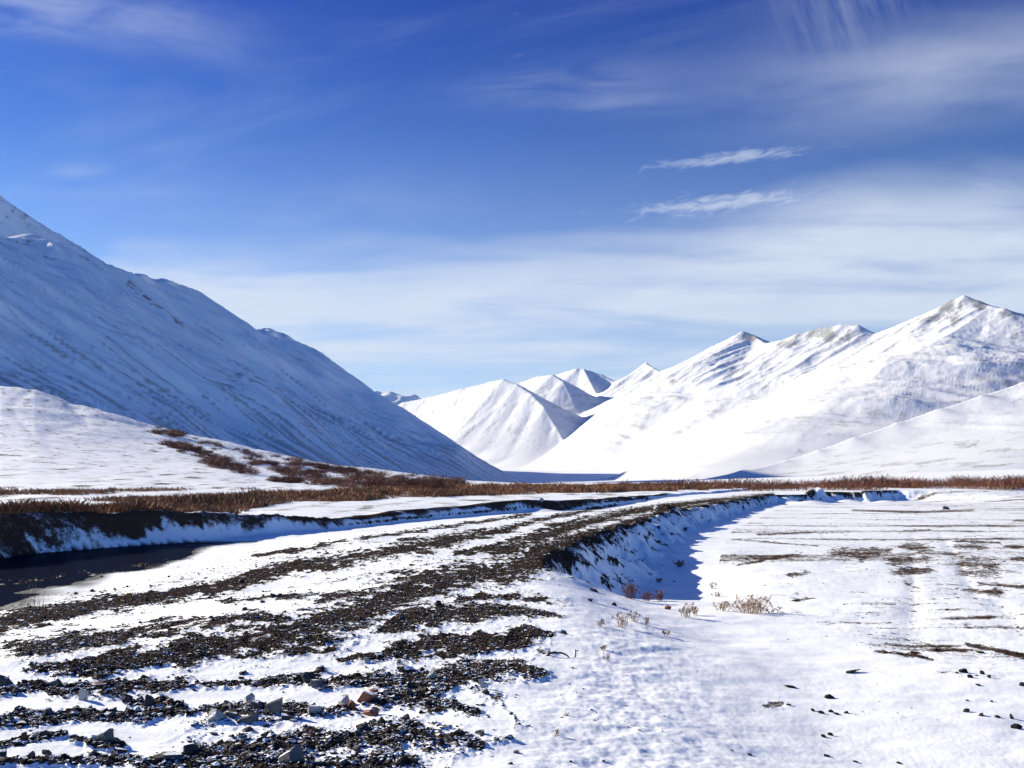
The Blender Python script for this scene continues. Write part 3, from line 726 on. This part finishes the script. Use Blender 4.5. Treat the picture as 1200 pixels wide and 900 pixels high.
ROCKS = [
 (97,822,11,13,'rock_pale','upright pale greenish rock at the end of a dark gravel windrow',.1),
 (62,806,13,9,'rock_grey','rounded grey brown rock on top of a thin gravel strip near the snow edge',0),
 (112,808,18,7,'rock_rust','low reddish brown slab beside the upright pale greenish rock',0),
 (1,803,20,12,'rock_dark','dark rock throwing a shadow on the snow at the edge of the picture',0),
 (121,873,19,10,'rock_grey','tilted grey slab alone on the snow, light streak along its side',-.35),
 (140,881,14,6,'rock_dark','flat dark stone just below the tilted grey slab',0),
 (222,886,20,15,'rock_dark','big black angular rock with snow on its sloping flank',.4),
 (192,894,30,8,'rock_grey','long low grey slab in front of the big black angular rock',0),
 (175,830,10,13,'rock_dark','narrow upright black rock beside a reddish stone',0),
 (198,829,13,10,'rock_rust','dull reddish stone in the dark rubble behind the snow patch',.1),
 (148,821,11,9,'rock_dark','black lump at the front of the gravel windrow behind the pale stones',0),
 (159,837,11,6,'rock_pale','small pale greenish stone half buried in dark gravel',0),
 (361,802,16,14,'rock_dark','round black rock standing above the gravel windrow',0),
 (370,807,12,8,'rock_grey','brownish grey stone leaning on the round black rock',.2),
 (290,824,14,11,'rock_pale','pale snow topped stone at the back of the rock cluster',0),
 (299,833,14,11,'rock_grey','brown grey rounded rock next to the large pinkish rock',0),
 (321,840,20,21,'rock_grey','largest pinkish grey boulder of the snowy rock cluster',.25),
 (268,842,20,10,'rock_grey','broad grey rock between the snowy pale rock and the boulder',0),
 (252,847,16,12,'rock_pale','snow plastered pale rock at the end of the rock cluster',.1),
 (290,848,20,8,'rock_grey','flat brownish slab in front of the pinkish grey boulder',-.15),
 (336,846,18,6,'rock_dark','flat dark slab in the shadow below the boulder',0),
 (289,858,15,6,'rock_dark','thin dark slate lying alone on clean snow',-.2),
 (250,863,9,3,'rock_dark','tiny dark chip on clean snow beside the thin slate',0),
 (365,866,8,9,'rock_rust','small rusty stone standing alone on the edge of the snow',0),
 (340,897,28,17,'rock_grey','tilted blue grey slab at the very bottom of the picture',-.4),
 (366,839,15,10,'rock_pale','snow covered pale stone between the boulder and the rusty rocks',0),
 (402,825,17,9,'rock_pale','white snow covered stone touching the rusty wedge',.1),
 (411,832,9,12,'rock_rust','narrow rusty wedge beside the rusty block',.2),
 (430,825,21,13,'rock_rust','square rusty red block, largest of the red rocks',0),
 (438,813,13,6,'rock_rust','small tan red stone behind the square rusty block',0),
 (434,838,18,9,'rock_rust','snow topped rusty rock in front of the square rusty block',0),
 (425,858,17,11,'rock_dark','dark brown rock at the start of a gravel heap in front of the snow band',0),
 (339,873,12,8,'rock_grey','small flat grey green stone on the front gravel windrow',0),
 (506,798,8,13,'rock_pale','thin pale slab standing upright among black clods',.45),
 (428,777,7,6,'rock_pale','small pale stone beside a gap in the curved gravel strip',0),
 (566,808,6,11,'rock_pale','slim tan slab leaning at the tip of the black gravel heap',-.4),
 (569,815,9,6,'rock_dark','black stone lying in blue shadow under the slim tan slab',0),
 (476,790,18,9,'rock_dark','broad black clod on the long gravel windrow',0),
 (455,819,9,5,'rock_pale','flat white stone behind the rusty block in dark gravel',-.3),
 (516,867,11,6,'rock_rust','dull reddish stone in the front gravel heap by the snow slope',0),
 (563,861,13,5,'rock_grey','brownish stone where the gravel fringe thins into snow',0),
 (596,867,13,6,'rock_dark','lone dark stone on the trodden snow slope',.25),
 (605,881,9,5,'rock_grey','small pinkish stone in the trodden snow slope',0),
 (661,743,7,5,'rock_dark','small black stone at the tip of the upper gravel tongue',0),
 (97,760,9,6,'rock_grey','small grey stone in the wide dark gravel patch',0),
 (320,701,8,5,'rock_dark','black stone on the snow between two thin gravel strips',0),
 (719,709,7,5,'rock_dark','small dark stone on the snow near the dry stems',0),
 (782,714,8,6,'rock_rust','small reddish lump on the lip of the pit',0),
 (696,693,9,4,'rock_dark','dark flat stone on the lip of the pit',0),
 (692,704,5,4,'rock_dark','tiny black stone on snow below the lip of the pit',0),
 (634,592,5,4,'rock_pale','snowy lump at the notch in the far river bank',0),
 (770,597,6,4,'rock_pale','white snow capped rock on the crest of the gravel bar',0),
 (960,590,6,4,'rock_dark','small dark boulder in front of the far cut bank',0),
 (1110,597,7,4,'rock_dark','small grey boulder out on the far snowy flat',0),
]
for i, (u, v, w, h, k, lab, tilt) in enumerate(ROCKS):
    put_rock('rock', u, v, w, h, k, lab, None, 'rock', tilt, None, i)
CLODS = [
 (927,805,13,4,'flat black lump of earth on the snowy flat, hindmost of the near ones'), (973,818,12,7,'roughly square black clod beside two specks on the snow'), (997,789,24,2,'long thin dark slab barely showing through the snow'),
 (925,827,6,3,'tiny dark clod beside a patch of grit'), (953,834,7,4,'slanting dark clod, first of a short row of clods'), (963,837,7,5,'dark clod second in the short row of clods'), (974,835,6,5,'blackest clod in the middle of the short row'), (981,838,8,3,'low dark clod near the end of the short row'), (993,837,6,4,'small clod closing the short row of clods'),
 (966,863,8,5,'dark clod with a twin touching it on plain snow'), (974,861,7,5,'pointed twin clod on plain snow'), (879,884,6,3,'tiny black clod alone near the bottom of the snow'),
 (1130,789,11,8,'branching black clod beside the arched one'), (1138,795,8,5,'low black clod touching the branching clod'), (1152,791,7,7,'arched black clod of frozen earth'), (1160,795,5,6,'thin end piece of the arched black clod'),
 (1133,834,9,6,'pointed black clod with a small spike'), (1151,839,8,5,'slanted oval clod on the snowy flat'), (1170,841,7,3,'flat little clod beside the slanted oval one'), (1186,842,6,9,'upright part of a hooked black clod'), (1193,853,12,9,'heavy black clod at the foot of the hooked one'), (1198,804,8,7,'black clod cut by the edge of the picture'),
 (1147,804,7,3,'thin dark clod below the arched one'), (1122,790,4,3,'speck of earth beside the branching clod'), (1134,821,4,3,'speck of earth above the pointed clod'), (1163,822,4,3,'round speck of earth on the open flat'), (1098,764,7,7,'dark wedge of earth at a crack in the snow'), (1075,766,14,3,'dark lip of a crack in the crusted snow'), (1150,766,10,3,'short dark sliver at the end of a bright snow ledge'),
 (1003,894,7,3,'dark speck near the lower border of the snow'), (858,880,4,2,'pinhead dark speck alone on bright snow'), (1054,897,7,3,'thin dark chip at the lower border of the snow'), (970,887,9,3,'faint grey clod among fine grit at the lower border'),
]
for i, (u, v, w, h, lab) in enumerate(CLODS):
    put_rock('earth_clod', u, v, w, h, 'clod', lab, None, 'clod', random.uniform(-.3, .3), random.uniform(-.7, .7), i)
# plain stones that nothing tells apart
pu = []; tries = rng.uniform([0, 770], [600, 899], (900, 2))
yy_ = H * F / (tries[:, 1] - HZ); xx_ = (tries[:, 0] - 600) / F * yy_
gg_ = ground_masks(xx_, yy_, ground_z(xx_, yy_))[0]
for (u, v), g_ in zip(tries, gg_):
    if g_ > .5 and len(pu) < 120 and all(abs(u - a) > 9 or abs(v - b) > 5 for a, b in pu): pu.append((u, v))
for i, (u, v) in enumerate(pu):
    w = random.uniform(5.5, 11) * (.6 + (v - 770) / 300)
    k = random.choice(['rock_dark'] * 6 + ['rock_grey'])
    put_rock('stone', u, v, w, w * random.uniform(.45, .8), 'rock_dark' if k == 'rock_dark' else 'rock_grey', 'plain dark angular stone lying in a near gravel strip', 'plain dark stones in the near gravel strips', 'stone', random.uniform(-.4, .4), random.uniform(-1.5, 1.5), i)

# ------------------------------------------------------------------ plants
class PB:
    def __init__(s): s.V = []; s.F = []; s.T = []
    def stem(s, p, q, bend, r0, r1, tone, seg=3):
        p = np.array(p, float); q = np.array(q, float); bend = np.array(bend, float)
        d = q - p; d = d / (np.linalg.norm(d) + 1e-9)
        a = np.cross(d, [0.3, 1, .2]); a /= np.linalg.norm(a) + 1e-9; b = np.cross(d, a)
        base = len(s.V)
        for k in range(seg + 1):
            t = k / seg; c = p + (q - p) * t + bend * (4 * t * (1 - t)); r = r0 + (r1 - r0) * t
            for j in range(3):
                an = j * 2.0944; s.V.append(c + a * math.cos(an) * r + b * math.sin(an) * r); s.T.append(tone)
        for k in range(seg):
            for j in range(3):
                i0 = base + k * 3 + j; i1 = base + k * 3 + (j + 1) % 3
                s.F.append((i0, i1, i1 + 3)); s.F.append((i0, i1 + 3, i0 + 3))
    def tuft(s, c, r, tone, n=4):
        for _ in range(n):
            p = np.array(c) + rng.normal(0, r * .4, 3); q = p + rng.normal(0, r, 3); q2 = p + rng.normal(0, r, 3)
            i = len(s.V); s.V += [p, q, q2]; s.T += [tone] * 3; s.F.append((i, i + 1, i + 2))
    def mesh(s, name, mat): return np_mesh(name, np.array(s.V), np.array(s.F), mat, False, {'tone': np.array(s.T)})

def weed_mesh(n, h, spread, r=.003, branch=3, tips=True, mat='tan'):
    b = PB()
    for _ in range(n):
        a = rng.uniform(0, 6.283); rad = spread * rng.random() ** .7
        p = np.array([math.cos(a) * rad * .55, math.sin(a) * rad * .55, -.02]); hh = h * rng.uniform(.45, 1)
        q = p + np.array([math.cos(a) * rad * .6 + rng.normal(0, .12 * h), math.sin(a) * rad * .6, hh]); tn = rng.random()
        bend = np.array([rng.normal(0, .05 * h), rng.normal(0, .05 * h), 0])
        b.stem(p, q, bend, r, r * .5, tn)
        for k in range(branch):
            t = rng.uniform(.35, .95); c = p + (q - p) * t + bend * 4 * t * (1 - t)
            e = c + np.array([rng.normal(0, .13 * h), rng.normal(0, .13 * h), rng.uniform(.05, .2) * h])
            b.stem(c, e, (0, 0, 0), r * .7, r * .4, tn, 1)
            if tips: b.tuft(e, r * 3.0, min(1, tn + .2), 3)
        if tips: b.tuft(q, r * 3.2, min(1, tn + .2), 4)
    return b.mesh('dry_weed', M[mat])

def put_plant(name, me, u, v, label, cat, group=None, scale=1.0, zoff=0.0):
    if me.materials[0] == M['red']: scale *= .68
    x, y, z, ok = hit(u, v)
    o = link(bpy.data.objects.new(name, me)); o.location = (float(x[0]), float(y[0]), float(z[0]) + zoff)
    o.rotation_euler = (0, 0, random.uniform(0, 6.28)); o.scale = (scale,) * 3
    tag(o, label, cat, group); return o

def px(v, z=-.6): return (H - z) / (v - HZ)     # metres per 1/1200 picture width at that row
for (u, v, w, h, n, mt, nm, lab, ct) in (
    (878, 718, 44, 21, 90, 'tan', 'dry_weed', 'widest clump of tan dry weeds on the snowy flat', 'weed'),
    (845, 716, 20, 12, 18, 'tan', 'dry_weed', 'thin dry weeds between the widest clump and the pit', 'weed'),
    (905, 718, 20, 10, 12, 'tan', 'dry_weed', 'sparse low stems at the open side of the widest weed clump', 'weed'),
    (728, 734, 16, 18, 16, 'tan', 'dry_weed', 'pale branching weed, tallest on the slope below the pit', 'weed'),
    (743, 729, 7, 14, 6, 'tan', 'dry_weed', 'narrow dry weed just beside the pale branching one', 'weed'),
    (701, 733, 10, 10, 6, 'tan', 'dry_weed', 'small bent weed on the snow slope near the gravel edge', 'weed'),
    (757, 733, 6, 10, 5, 'tan', 'dry_weed', 'two or three faint stems standing on clean snow', 'weed'),
    (803, 724, 15, 17, 16, 'tan', 'dry_weed', 'dry weed with drooping stems at the lip of the pit', 'weed'),
    (816, 722, 12, 14, 12, 'tan', 'dry_weed', 'short dry weed next to the drooping one at the lip', 'weed'),
    (836, 690, 10, 10, 10, 'tan', 'dry_weed', 'tiny weed where the shaded pit meets the bright flat', 'weed'),
    (758, 703, 16, 17, 34, 'red', 'twiggy_shrub', 'small reddish shrub poking up from the pit beside its twin', 'shrub'),
    (773, 703, 14, 19, 34, 'red', 'twiggy_shrub', 'upright reddish shrub catching sun at the rim of the pit', 'shrub'),
    (738, 701, 30, 26, 60, 'red', 'twiggy_shrub', 'bare twiggy shrub in blue shade at the bottom of the pit', 'shrub'),
    (795, 664, 26, 16, 50, 'red', 'twiggy_shrub', 'low brown shrub on the foot of the shaded bank', 'shrub'),
    (772, 682, 16, 10, 30, 'red', 'twiggy_shrub', 'dark little shrub midway up the shaded bank', 'shrub'),
    (712, 773, 10, 15, 8, 'red', 'dry_weed', 'dark brown seed heads on short stems in trodden snow', 'weed'),
    (705, 762, 6, 8, 4, 'tan', 'dry_weed', 'frail weed just behind the dark seed heads', 'weed'),
    (651, 861, 5, 9, 4, 'tan', 'dry_weed', 'single tiny weed near the bottom of the trodden snow', 'weed'),
    (662, 838, 4, 5, 3, 'tan', 'dry_weed', 'barely visible sprig at the end of a long thin shadow', 'weed'),
    (780, 745, 5, 9, 3, 'tan', 'dry_weed', 'lone pale stalk on the open snow below the pit', 'weed'),
    (840, 700, 14, 9, 10, 'tan', 'dry_weed', 'straggling stems behind the thin dry weeds', 'weed'),
):
    m_ = px(v, -.7 if u > 730 else -.35)
    put_plant(nm, weed_mesh(int(n * .5) + 2, h * m_ * .9, w * m_ * .5, r=.34 * m_, branch=3, mat=mt), u, v, lab, ct)
for i, (u, lab) in enumerate(((34, 'leaning dry reed stalk at the near river edge'), (41, 'tallest straight reed stalk standing against the dark water'), (48, 'thin reed stalk closest to the gravel strip'), (28, 'short reed stalk at the outer end of the reed group'))):
    b = PB()
    for q in range(3):
        hh = random.uniform(.28, .5) * (1.2 if i == 1 else .85)
        b.stem((rng.normal(0, .04), rng.normal(0, .04), -.02), (rng.normal(0, .08), rng.normal(0, .05), hh), (rng.normal(0, .02), 0, 0), .0045, .0025, rng.random() * .5)
    put_plant('reed', b.mesh('reed', M['tan']), u, 712 - i, lab, 'reed')

# the bent stick on the snow slope
b = PB()
b.stem((-.13, 0, .0), (-.01, .02, .035), (0, 0, .02), .011, .013, .2, 5); b.stem((-.01, .02, .035), (.10, -.02, .0), (0, 0, .015), .013, .008, .25, 5)
b.stem((.155, -.01, -.02), (.165, .0, .075), (.008, 0, 0), .010, .007, .3, 3); b.stem((.163, 0, .055), (.20, .01, .062), (0, 0, 0), .006, .004, .3, 1); b.stem((-.06, .01, .03), (-.10, .05, .05), (0, 0, 0), .006, .004, .3, 1)
put_plant('stick', b.mesh('stick', M['bark']), 655, 769, 'bent dark stick half buried in the snow slope', 'stick').rotation_euler = (0, 0, 0)

# reddish bushes on the fan
def bush_mesh(n, w, h):
    b = PB()
    for _ in range(n):
        a = rng.uniform(0, 6.283); rr = rng.random() ** .6
        p = np.array([math.cos(a) * rr * w * .35, math.sin(a) * rr * w * .35, -.1])
        q = p + np.array([math.cos(a) * rr * w * .35, math.sin(a) * rr * w * .35, h * (1.05 - .55 * rr * rr) * rng.uniform(.5, 1)]) + rng.normal(0, .08 * w, 3) * (1, 1, .2)
        b.stem(p, q, rng.normal(0, .05, 3), .035, .018, rng.random(), 1)
        for _k in range(3):
            t = rng.uniform(.3, 1); c = p + (q - p) * t
            b.stem(c, c + rng.normal(0, .16 * w, 3) * (1, 1, .8) + np.array([0, 0, .1]), (0, 0, 0), .028, .014, rng.random(), 1)
    return b.mesh('bush', M['red'])
BUSH = [bush_mesh(int(34 + 8 * k), 2.4 + .3 * k, 1.25 + .12 * k) for k in range(5)]
bp = []
def scatter(line, half, n):
    a = np.array(line, float)
    for _ in range(n):
        u = rng.uniform(a[0, 0], a[-1, 0]); bp.append((u, np.interp(u, a[:, 0], a[:, 1]) + rng.normal(0, half * .6)))
scatter([(180,507),(232,517),(300,534),(400,552),(480,562)], 2.5, 60)
scatter([(195,519),(240,533),(265,538)], 6, 36)
scatter([(240,541),(275,548),(300,556)], 4, 22)
scatter([(290,540),(340,553),(400,560),(470,567),(540,570)], 7, 110)
scatter([(320,562),(400,569),(520,572)], 4, 50)
scatter([(170,500),(215,511)], 1.5, 10)
bu, bv = np.array(bp).T
X_, Y_, Z_, ok_ = hit(bu, bv, 60)
cnt = 0
for i in range(len(bu)):
    if not ok_[i] or Y_[i] < 90 or Y_[i] > 520 or cnt >= 292: continue
    o = link(bpy.data.objects.new('bush', BUSH[i % 5])); cnt += 1
    o.location = (X_[i], Y_[i], Z_[i]); o.rotation_euler = (0, 0, random.uniform(0, 6.28))
    s = random.uniform(.55, 1.3) * (.62 + .5 * Y_[i] / 350); o.scale = (s * 1.25, s * 1.25, s)
    tag(o, 'reddish leafless bush on the snowy fan below the shaded mountain', 'bush', 'reddish bushes dotted over the snowy fan')
print('bushes', cnt)

# brown grass along the terrace, willow thicket beyond the flat
def blade_field(name, x, y, z, h, w, lean, mat, label, cat, lift=0.0):
    n = len(x)
    if lift: z, h = z + h * lift * rng.random(n) ** .8, h * (1 - lift)
    a = rng.uniform(0, np.pi, n)
    dx = np.cos(a) * w; dy = np.sin(a) * w
    tx = x + rng.normal(0, 1, n) * lean * h; ty = y + rng.normal(0, 1, n) * lean * h
    mx_, my_ = (x * .55 + tx * .45), (y * .55 + ty * .45)
    V = np.stack([np.stack([x - dx, y - dy, z - .04], -1), np.stack([x + dx, y + dy, z - .04], -1),
                  np.stack([mx_ + dx * .7, my_ + dy * .7, z + h * .6], -1), np.stack([tx, ty, z + h], -1)], 1).reshape(-1, 3)
    Fc = (np.array([[0, 1, 2], [0, 2, 3]])[None] + (np.arange(n) * 4)[:, None, None]).reshape(-1, 3)
    me = np_mesh(name, V, Fc, mat, False, {'tone': np.repeat(np.clip(.5 * rng.random(n) + .25 + .55 * fbm(x * .12, y * .06, 4, 231), 0, 1), 4)})
    tag(link(bpy.data.objects.new(name, me)), label, cat, kind='stuff')

def build_grass():
    N = 150000
    u = rng.uniform(-90, 830, N)
    vl = np.interp(u, [-90, 0, 100, 200, 260, 300, 400, 500, 600, 700, 830], [604, 604, 604, 603, 600, 592, 588, 584, 580.5, 578, 575.5])
    vu = np.interp(u, [-90, 0, 200, 300, 400, 500, 600, 700, 830], [589, 589, 587, 582, 579.5, 575.5, 572.5, 571.5, 570.5])
    v = vu + (vl - vu) * rng.random(N)
    zt = np.interp(u, [0, 300, 500, 830], [.75, .3, .15, .2])
    y = (H - zt) * F / (v - HZ); y = np.clip(y, 20, 230); x = (u - 600) / F * y
    z = ground_z(x, y)
    dn = fbm(x * .22, y * .10, 4, 201) + .3 * fbm(x * 1.3, y * .8, 2, 202)
    dB, sB, _ = polyline(x, y, BANK)
    pe = np.clip(.62 + 1.3 * dn, 0.02, 1) * (sB < 0) * (dB > 1.5)
    k = rng.random(N) < pe
    x, y, z, dn = x[k], y[k], z[k], dn[k]
    h = rng.uniform(.16, .48, len(x)) * (1 + .9 * np.clip(dn, -.5, .6)) * np.interp(y, [30, 60, 150, 230], [.85, 1.0, 1.6, 2.2])
    blade_field('grass', x, y, z, h, .013 + y * .0003, .35, M['brown'], 'brown dead grass and dwarf willow along the river terrace', 'grass')
    # sparse tufts over the low fan
    N = 26000
    u = rng.uniform(-60, 300, N); v = 573 + rng.random(N) * 15
    X, Y, Z, ok = hit(u[:6000], v[:6000], 45, 300, 260)
    dn = fbm(X * .10, Y * .05, 4, 203)
    k = ok & (rng.random(len(X)) < np.clip(.1 + 2.0 * dn, 0, 1))
    X, Y, Z = X[k], Y[k], Z[k]
    X = np.repeat(X, 5) + rng.normal(0, .3, len(X) * 5); Y = np.repeat(Y, 5) + rng.normal(0, .3, len(Y) * 5); Z = ground_z(X, Y)
    blade_field('dead_grass', X, Y, Z, rng.uniform(.12, .4, len(X)), .03 + 0 * X, .5, M['brown'], 'thin tufts of dead grass poking through snow at the foot of the fan', 'grass')
build_grass()

def build_thicket():
    N = 380000
    x = rng.uniform(15, 175, N); y = rng.uniform(150, 300, N)
    U = x / y
    dn = fbm(x * .06, y * .05, 4, 210) + .45 * fbm(x * .3, y * .2, 3, 211)
    y0 = np.interp(x, [15, 45, 60, 75, 90, 175], [150, 158, 158, 157, 158, 180])
    pe = np.clip(.42 + 2.0 * dn, 0, 1) * sst(0, 3, y - y0) * sst(75, 30, y - y0)
    k = (rng.random(N) < pe) & (U > .12) & (U < .72)
    x, y, dn = x[k], y[k], dn[k]; z = ground_z(x, y)
    h = (.85 + .95 * rng.random(len(x)) ** 1.4) * (.40 + np.clip(.45 + 1.1 * dn, 0, 1.15)) * np.interp(x / y, [.12, .3, .45], [.9, 1.1, 1.3])
    blade_field('willow_undergrowth', x, y, z, h * .92, .020 + 0 * x, .42, M['red'], 'dense reddish brown willow thicket lining the far side of the flat', 'willow thicket', .62)
    x = x[::2] + rng.normal(0, .6, len(x[::2])); y = y[::2] + rng.normal(0, .6, len(y[::2]))
    blade_field('tall_grass', x, y, ground_z(x, y), rng.uniform(.3, 1.0, len(x)), .03 + 0 * x, .4, M['brown'], 'rusty dead grass growing under and in front of the willow thicket', 'grass')
build_thicket()


# ------------------------------------------------------------------ light, sky, camera
def build_world():
    w = bpy.data.worlds.new('World'); bpy.context.scene.world = w; w.use_nodes = True
    n = NT(w)
    sky = n.n('ShaderNodeTexSky', sky_type='NISHITA', sun_disc=False, sun_elevation=R(SUN_EL), sun_rotation=R(SUN_AZ), altitude=800.0, air_density=1.0, dust_density=.2, ozone_density=3.0)
    col = n.n('ShaderNodeMix', {}, data_type='RGBA', blend_type='MULTIPLY')
    D = n.n('ShaderNodeTexCoord').outputs['Generated']
    sx = n.n('ShaderNodeSeparateXYZ', {0: D}); x, y, z = sx.outputs
    tint = n.mix(n.rng(z, .14, .50, 0, 1, False), SKY_LOW, SKY_MID); tint = n.mix(n.rng(z, .50, .95, 0, 1, False), tint, SKY_TOP)
    n.t.links.new(sky.outputs[0], col.inputs[6]); col.inputs[0].default_value = 1.0; n.t.links.new(tint, col.inputs[7])
    bg1 = n.n('ShaderNodeBackground', {'Color': col.outputs[2], 'Strength': n.m('MULTIPLY', SKY_STR, n.rng(y, .15, -.4, 1.0, 1.5))})
    yy = n.m('MAXIMUM', y, .05)
    U = n.m('DIVIDE', x, yy); V = n.m('DIVIDE', z, yy)
    front = n.rng(y, .1, .4)
    def vec(a, b, c=0.0): return n.n('ShaderNodeCombineXYZ', {0: a, 1: b, 2: c}).outputs[0]
    def U_(u): return (u - 600) / F
    def V_(v): return (HZ - v) / F
    # veil: rises from the skyline to an uneven edge
    soft = n.noise(vec(n.m('MULTIPLY', U, 1.6), n.m('MULTIPLY', V, 5.0)), 1.0, 4, .5)
    band = n.noise(vec(n.m('ADD', n.m('MULTIPLY', U, 2.2), n.m('MULTIPLY', V, 2.5)), n.m('MULTIPLY', V, 22.0), 3.0), 1.0, 5, .55, .3)
    fine = n.noise(vec(n.m('MULTIPLY', U, 9), n.m('MULTIPLY', n.m('SUBTRACT', V, n.m('MULTIPLY', U, .12)), 46.0), 7.0), 1.0, 5, .62, .4)
    edge = n.m('ADD', .278, n.m('MULTIPLY', n.rng(U, .1, .42), .075))
    edge = n.m('ADD', edge, n.m('MULTIPLY', n.m('SUBTRACT', soft, .5), .12))
    edge = n.m('SUBTRACT', edge, n.m('MULTIPLY', n.rng(U, -.42, -.66), .18))
    veil = n.rng(n.m('SUBTRACT', edge, V), -.035, .075)
    dens = n.m('ADD', n.rng(band, .32, .58, .52, 1.0), n.m('MULTIPLY', n.m('SUBTRACT', fine, .5), .35))
    veil = n.m('MULTIPLY', veil, dens)
    total = veil
    # broad thin haze towards the skyline
    hz = n.rng(V, .46, .02, 0.0, .50)
    total = n.m('MAXIMUM', total, hz)
    thin = n.rng(n.noise(vec(n.m('ADD', n.m('MULTIPLY', U, 1.8), 4.0), n.m('MULTIPLY', n.m('SUBTRACT', V, n.m('MULTIPLY', U, .15)), 7.0), 2.0), 1.0, 7, .62, .5), .46, .80, 0, .16)
    total = n.m('SUBTRACT', 1.0, n.m('MULTIPLY', n.m('SUBTRACT', 1.0, total), n.m('SUBTRACT', 1.0, thin)))
    # cirrus streaks: centre, half length, half width, slope, strength, crispness
    for (u, v, L, Wd, sl, a, cr) in ((862, 184, 100, 9, -.11, .45, 1), (852, 237, 118, 12, -.10, .55, 1), (1100, 88, 250, 50, -.10, .50, 3), (1150, 60, 200, 60, -.1, .25, 3), (985, 10, 75, 50, 0.0, .22, 2), (70, 12, 150, 32, .10, .42, 0), (660, 98, 120, 22, -.08, .22, 0),
                                     (730, 120, 80, 12, -.05, .25, 0), (96, 202, 32, 8, -.05, .30, 0), (190, 170, 60, 12, -.2, .12, 0), (1180, 215, 70, 26, .1, .35, 0), (560, 430, 160, 22, .02, .35, 0), (100, 228, 120, 6, 0, .12, 0), (640, 300, 200, 14, -.02, .2, 0),
                                     (230, 45, 60, 30, .35, .15, 0), (250, 306, 120, 12, .02, .3, 0)):
        du = n.m('SUBTRACT', U, U_(u)); dv = n.m('SUBTRACT', n.m('SUBTRACT', V, V_(v)), n.m('MULTIPLY', du, -sl))
        duL = n.m('MULTIPLY', du, F / L); dvW = n.m('MULTIPLY', dv, F / Wd)
        q = n.m('ADD', n.m('MULTIPLY', duL, duL), n.m('MULTIPLY', dvW, dvW))
        gse = n.m('EXPONENT', n.m('MULTIPLY', q, -1.0))
        if cr == 1:
            nz = n.noise(vec(n.m('MULTIPLY', n.m('ADD', U, n.m('MULTIPLY', dv, -1.2)), 38), n.m('MULTIPLY', dv, 120.0), u * .01), 1.0, 8, .72, .9)
            f = n.m('MULTIPLY', n.rng(n.m('ADD', gse, n.m('MULTIPLY', n.m('SUBTRACT', nz, .5), 2.4)), .25, 1.25), a * 1.25)
        elif cr == 2:
            nz = n.noise(vec(n.m('MULTIPLY', n.m('ADD', U, n.m('MULTIPLY', V, .35)), 55), n.m('MULTIPLY', V, 7.0), u * .01), 1.0, 5, .6, .2)
            f = n.m('MULTIPLY', n.m('MULTIPLY', gse, n.rng(nz, .3, .7)), a)
        else:
            nz = n.noise(vec(n.m('MULTIPLY', U, 7 if cr == 0 else 4), n.m('MULTIPLY', dv, 34.0 if cr == 0 else 16.0), u * .01), 1.0, 8, .6 if cr == 0 else .5, .6 if cr == 0 else .15)
            f = n.m('MULTIPLY', n.m('MULTIPLY', gse, n.rng(nz, .22, .72)), a)
        # screen: t = 1-(1-t)(1-f)
        total = n.m('SUBTRACT', 1.0, n.m('MULTIPLY', n.m('SUBTRACT', 1.0, total), n.m('SUBTRACT', 1.0, f)))
    fac = n.m('MULTIPLY', n.m('MULTIPLY', total, front), .92, clamp=True)
    bg2 = n.n('ShaderNodeBackground', {'Color': (CLOUD[0], CLOUD[1], CLOUD[2], 1), 'Strength': 1.0})
    mx = n.n('ShaderNodeMixShader', {0: fac, 1: bg1.outputs[0], 2: bg2.outputs[0]})
    o = n.n('ShaderNodeOutputWorld'); n.t.links.new(mx.outputs[0], o.inputs[0])

def build_haze():
    me = bpy.data.meshes.new('haze')
    import bmesh
    bm = bmesh.new(); bmesh.ops.create_cube(bm, size=1.0); bm.to_mesh(me); bm.free()
    o = link(bpy.data.objects.new('haze', me)); o.scale = (24000, 40000, 2000); o.location = (0, 3000, 1000 - 420)
    m = bpy.data.materials.new('valley_air'); m.use_nodes = True; n = NT(m)
    v = n.n('ShaderNodeVolumePrincipled', {'Color': (.62, .80, 1, 1), 'Density': HAZE, 'Anisotropy': .2})
    out = n.n('ShaderNodeOutputMaterial'); n.t.links.new(v.outputs[0], out.inputs[1])
    me.materials.append(m); tag(o, 'thin pale air haze filling the valley', 'haze', kind='stuff')
HAZE = 0.6e-5
build_haze()
SKY_STR = .06
SKY_LOW = (.38, .68, .98, 1)
SKY_MID = (.092, .232, .76, 1)
SKY_TOP = (.11, .40, .80, 1)
CLOUD = (.285, .32, .38)
EXPO = 1.25
SUN_STR = 4.5
build_world()
sun = bpy.data.lights.new('sun', 'SUN'); sun.energy = SUN_STR; sun.angle = R(.53); sun.color = (1.0, .92, .72)
so = link(bpy.data.objects.new('sun', sun))
from mathutils import Vector
sd = Vector((math.sin(R(SUN_AZ)) * math.cos(R(SUN_EL)), math.cos(R(SUN_AZ)) * math.cos(R(SUN_EL)), math.sin(R(SUN_EL))))
so.rotation_euler = sd.to_track_quat('Z', 'Y').to_euler()
cam = bpy.data.cameras.new('camera'); co = link(bpy.data.objects.new('camera', cam))
cam.lens = 36 * F / 1200; cam.sensor_width = 36; cam.shift_y = (HZ - 450) / 1200
cam.clip_start = .05; cam.clip_end = 60000
co.location = (0, 0, H); co.rotation_euler = (R(90), 0, 0)
sc = bpy.context.scene; sc.camera = co
sc.view_settings.view_transform = 'Standard'; sc.view_settings.look = 'None'; sc.view_settings.gamma = 1; sc.view_settings.use_curve_mapping = False
sc.view_settings.exposure = EXPO
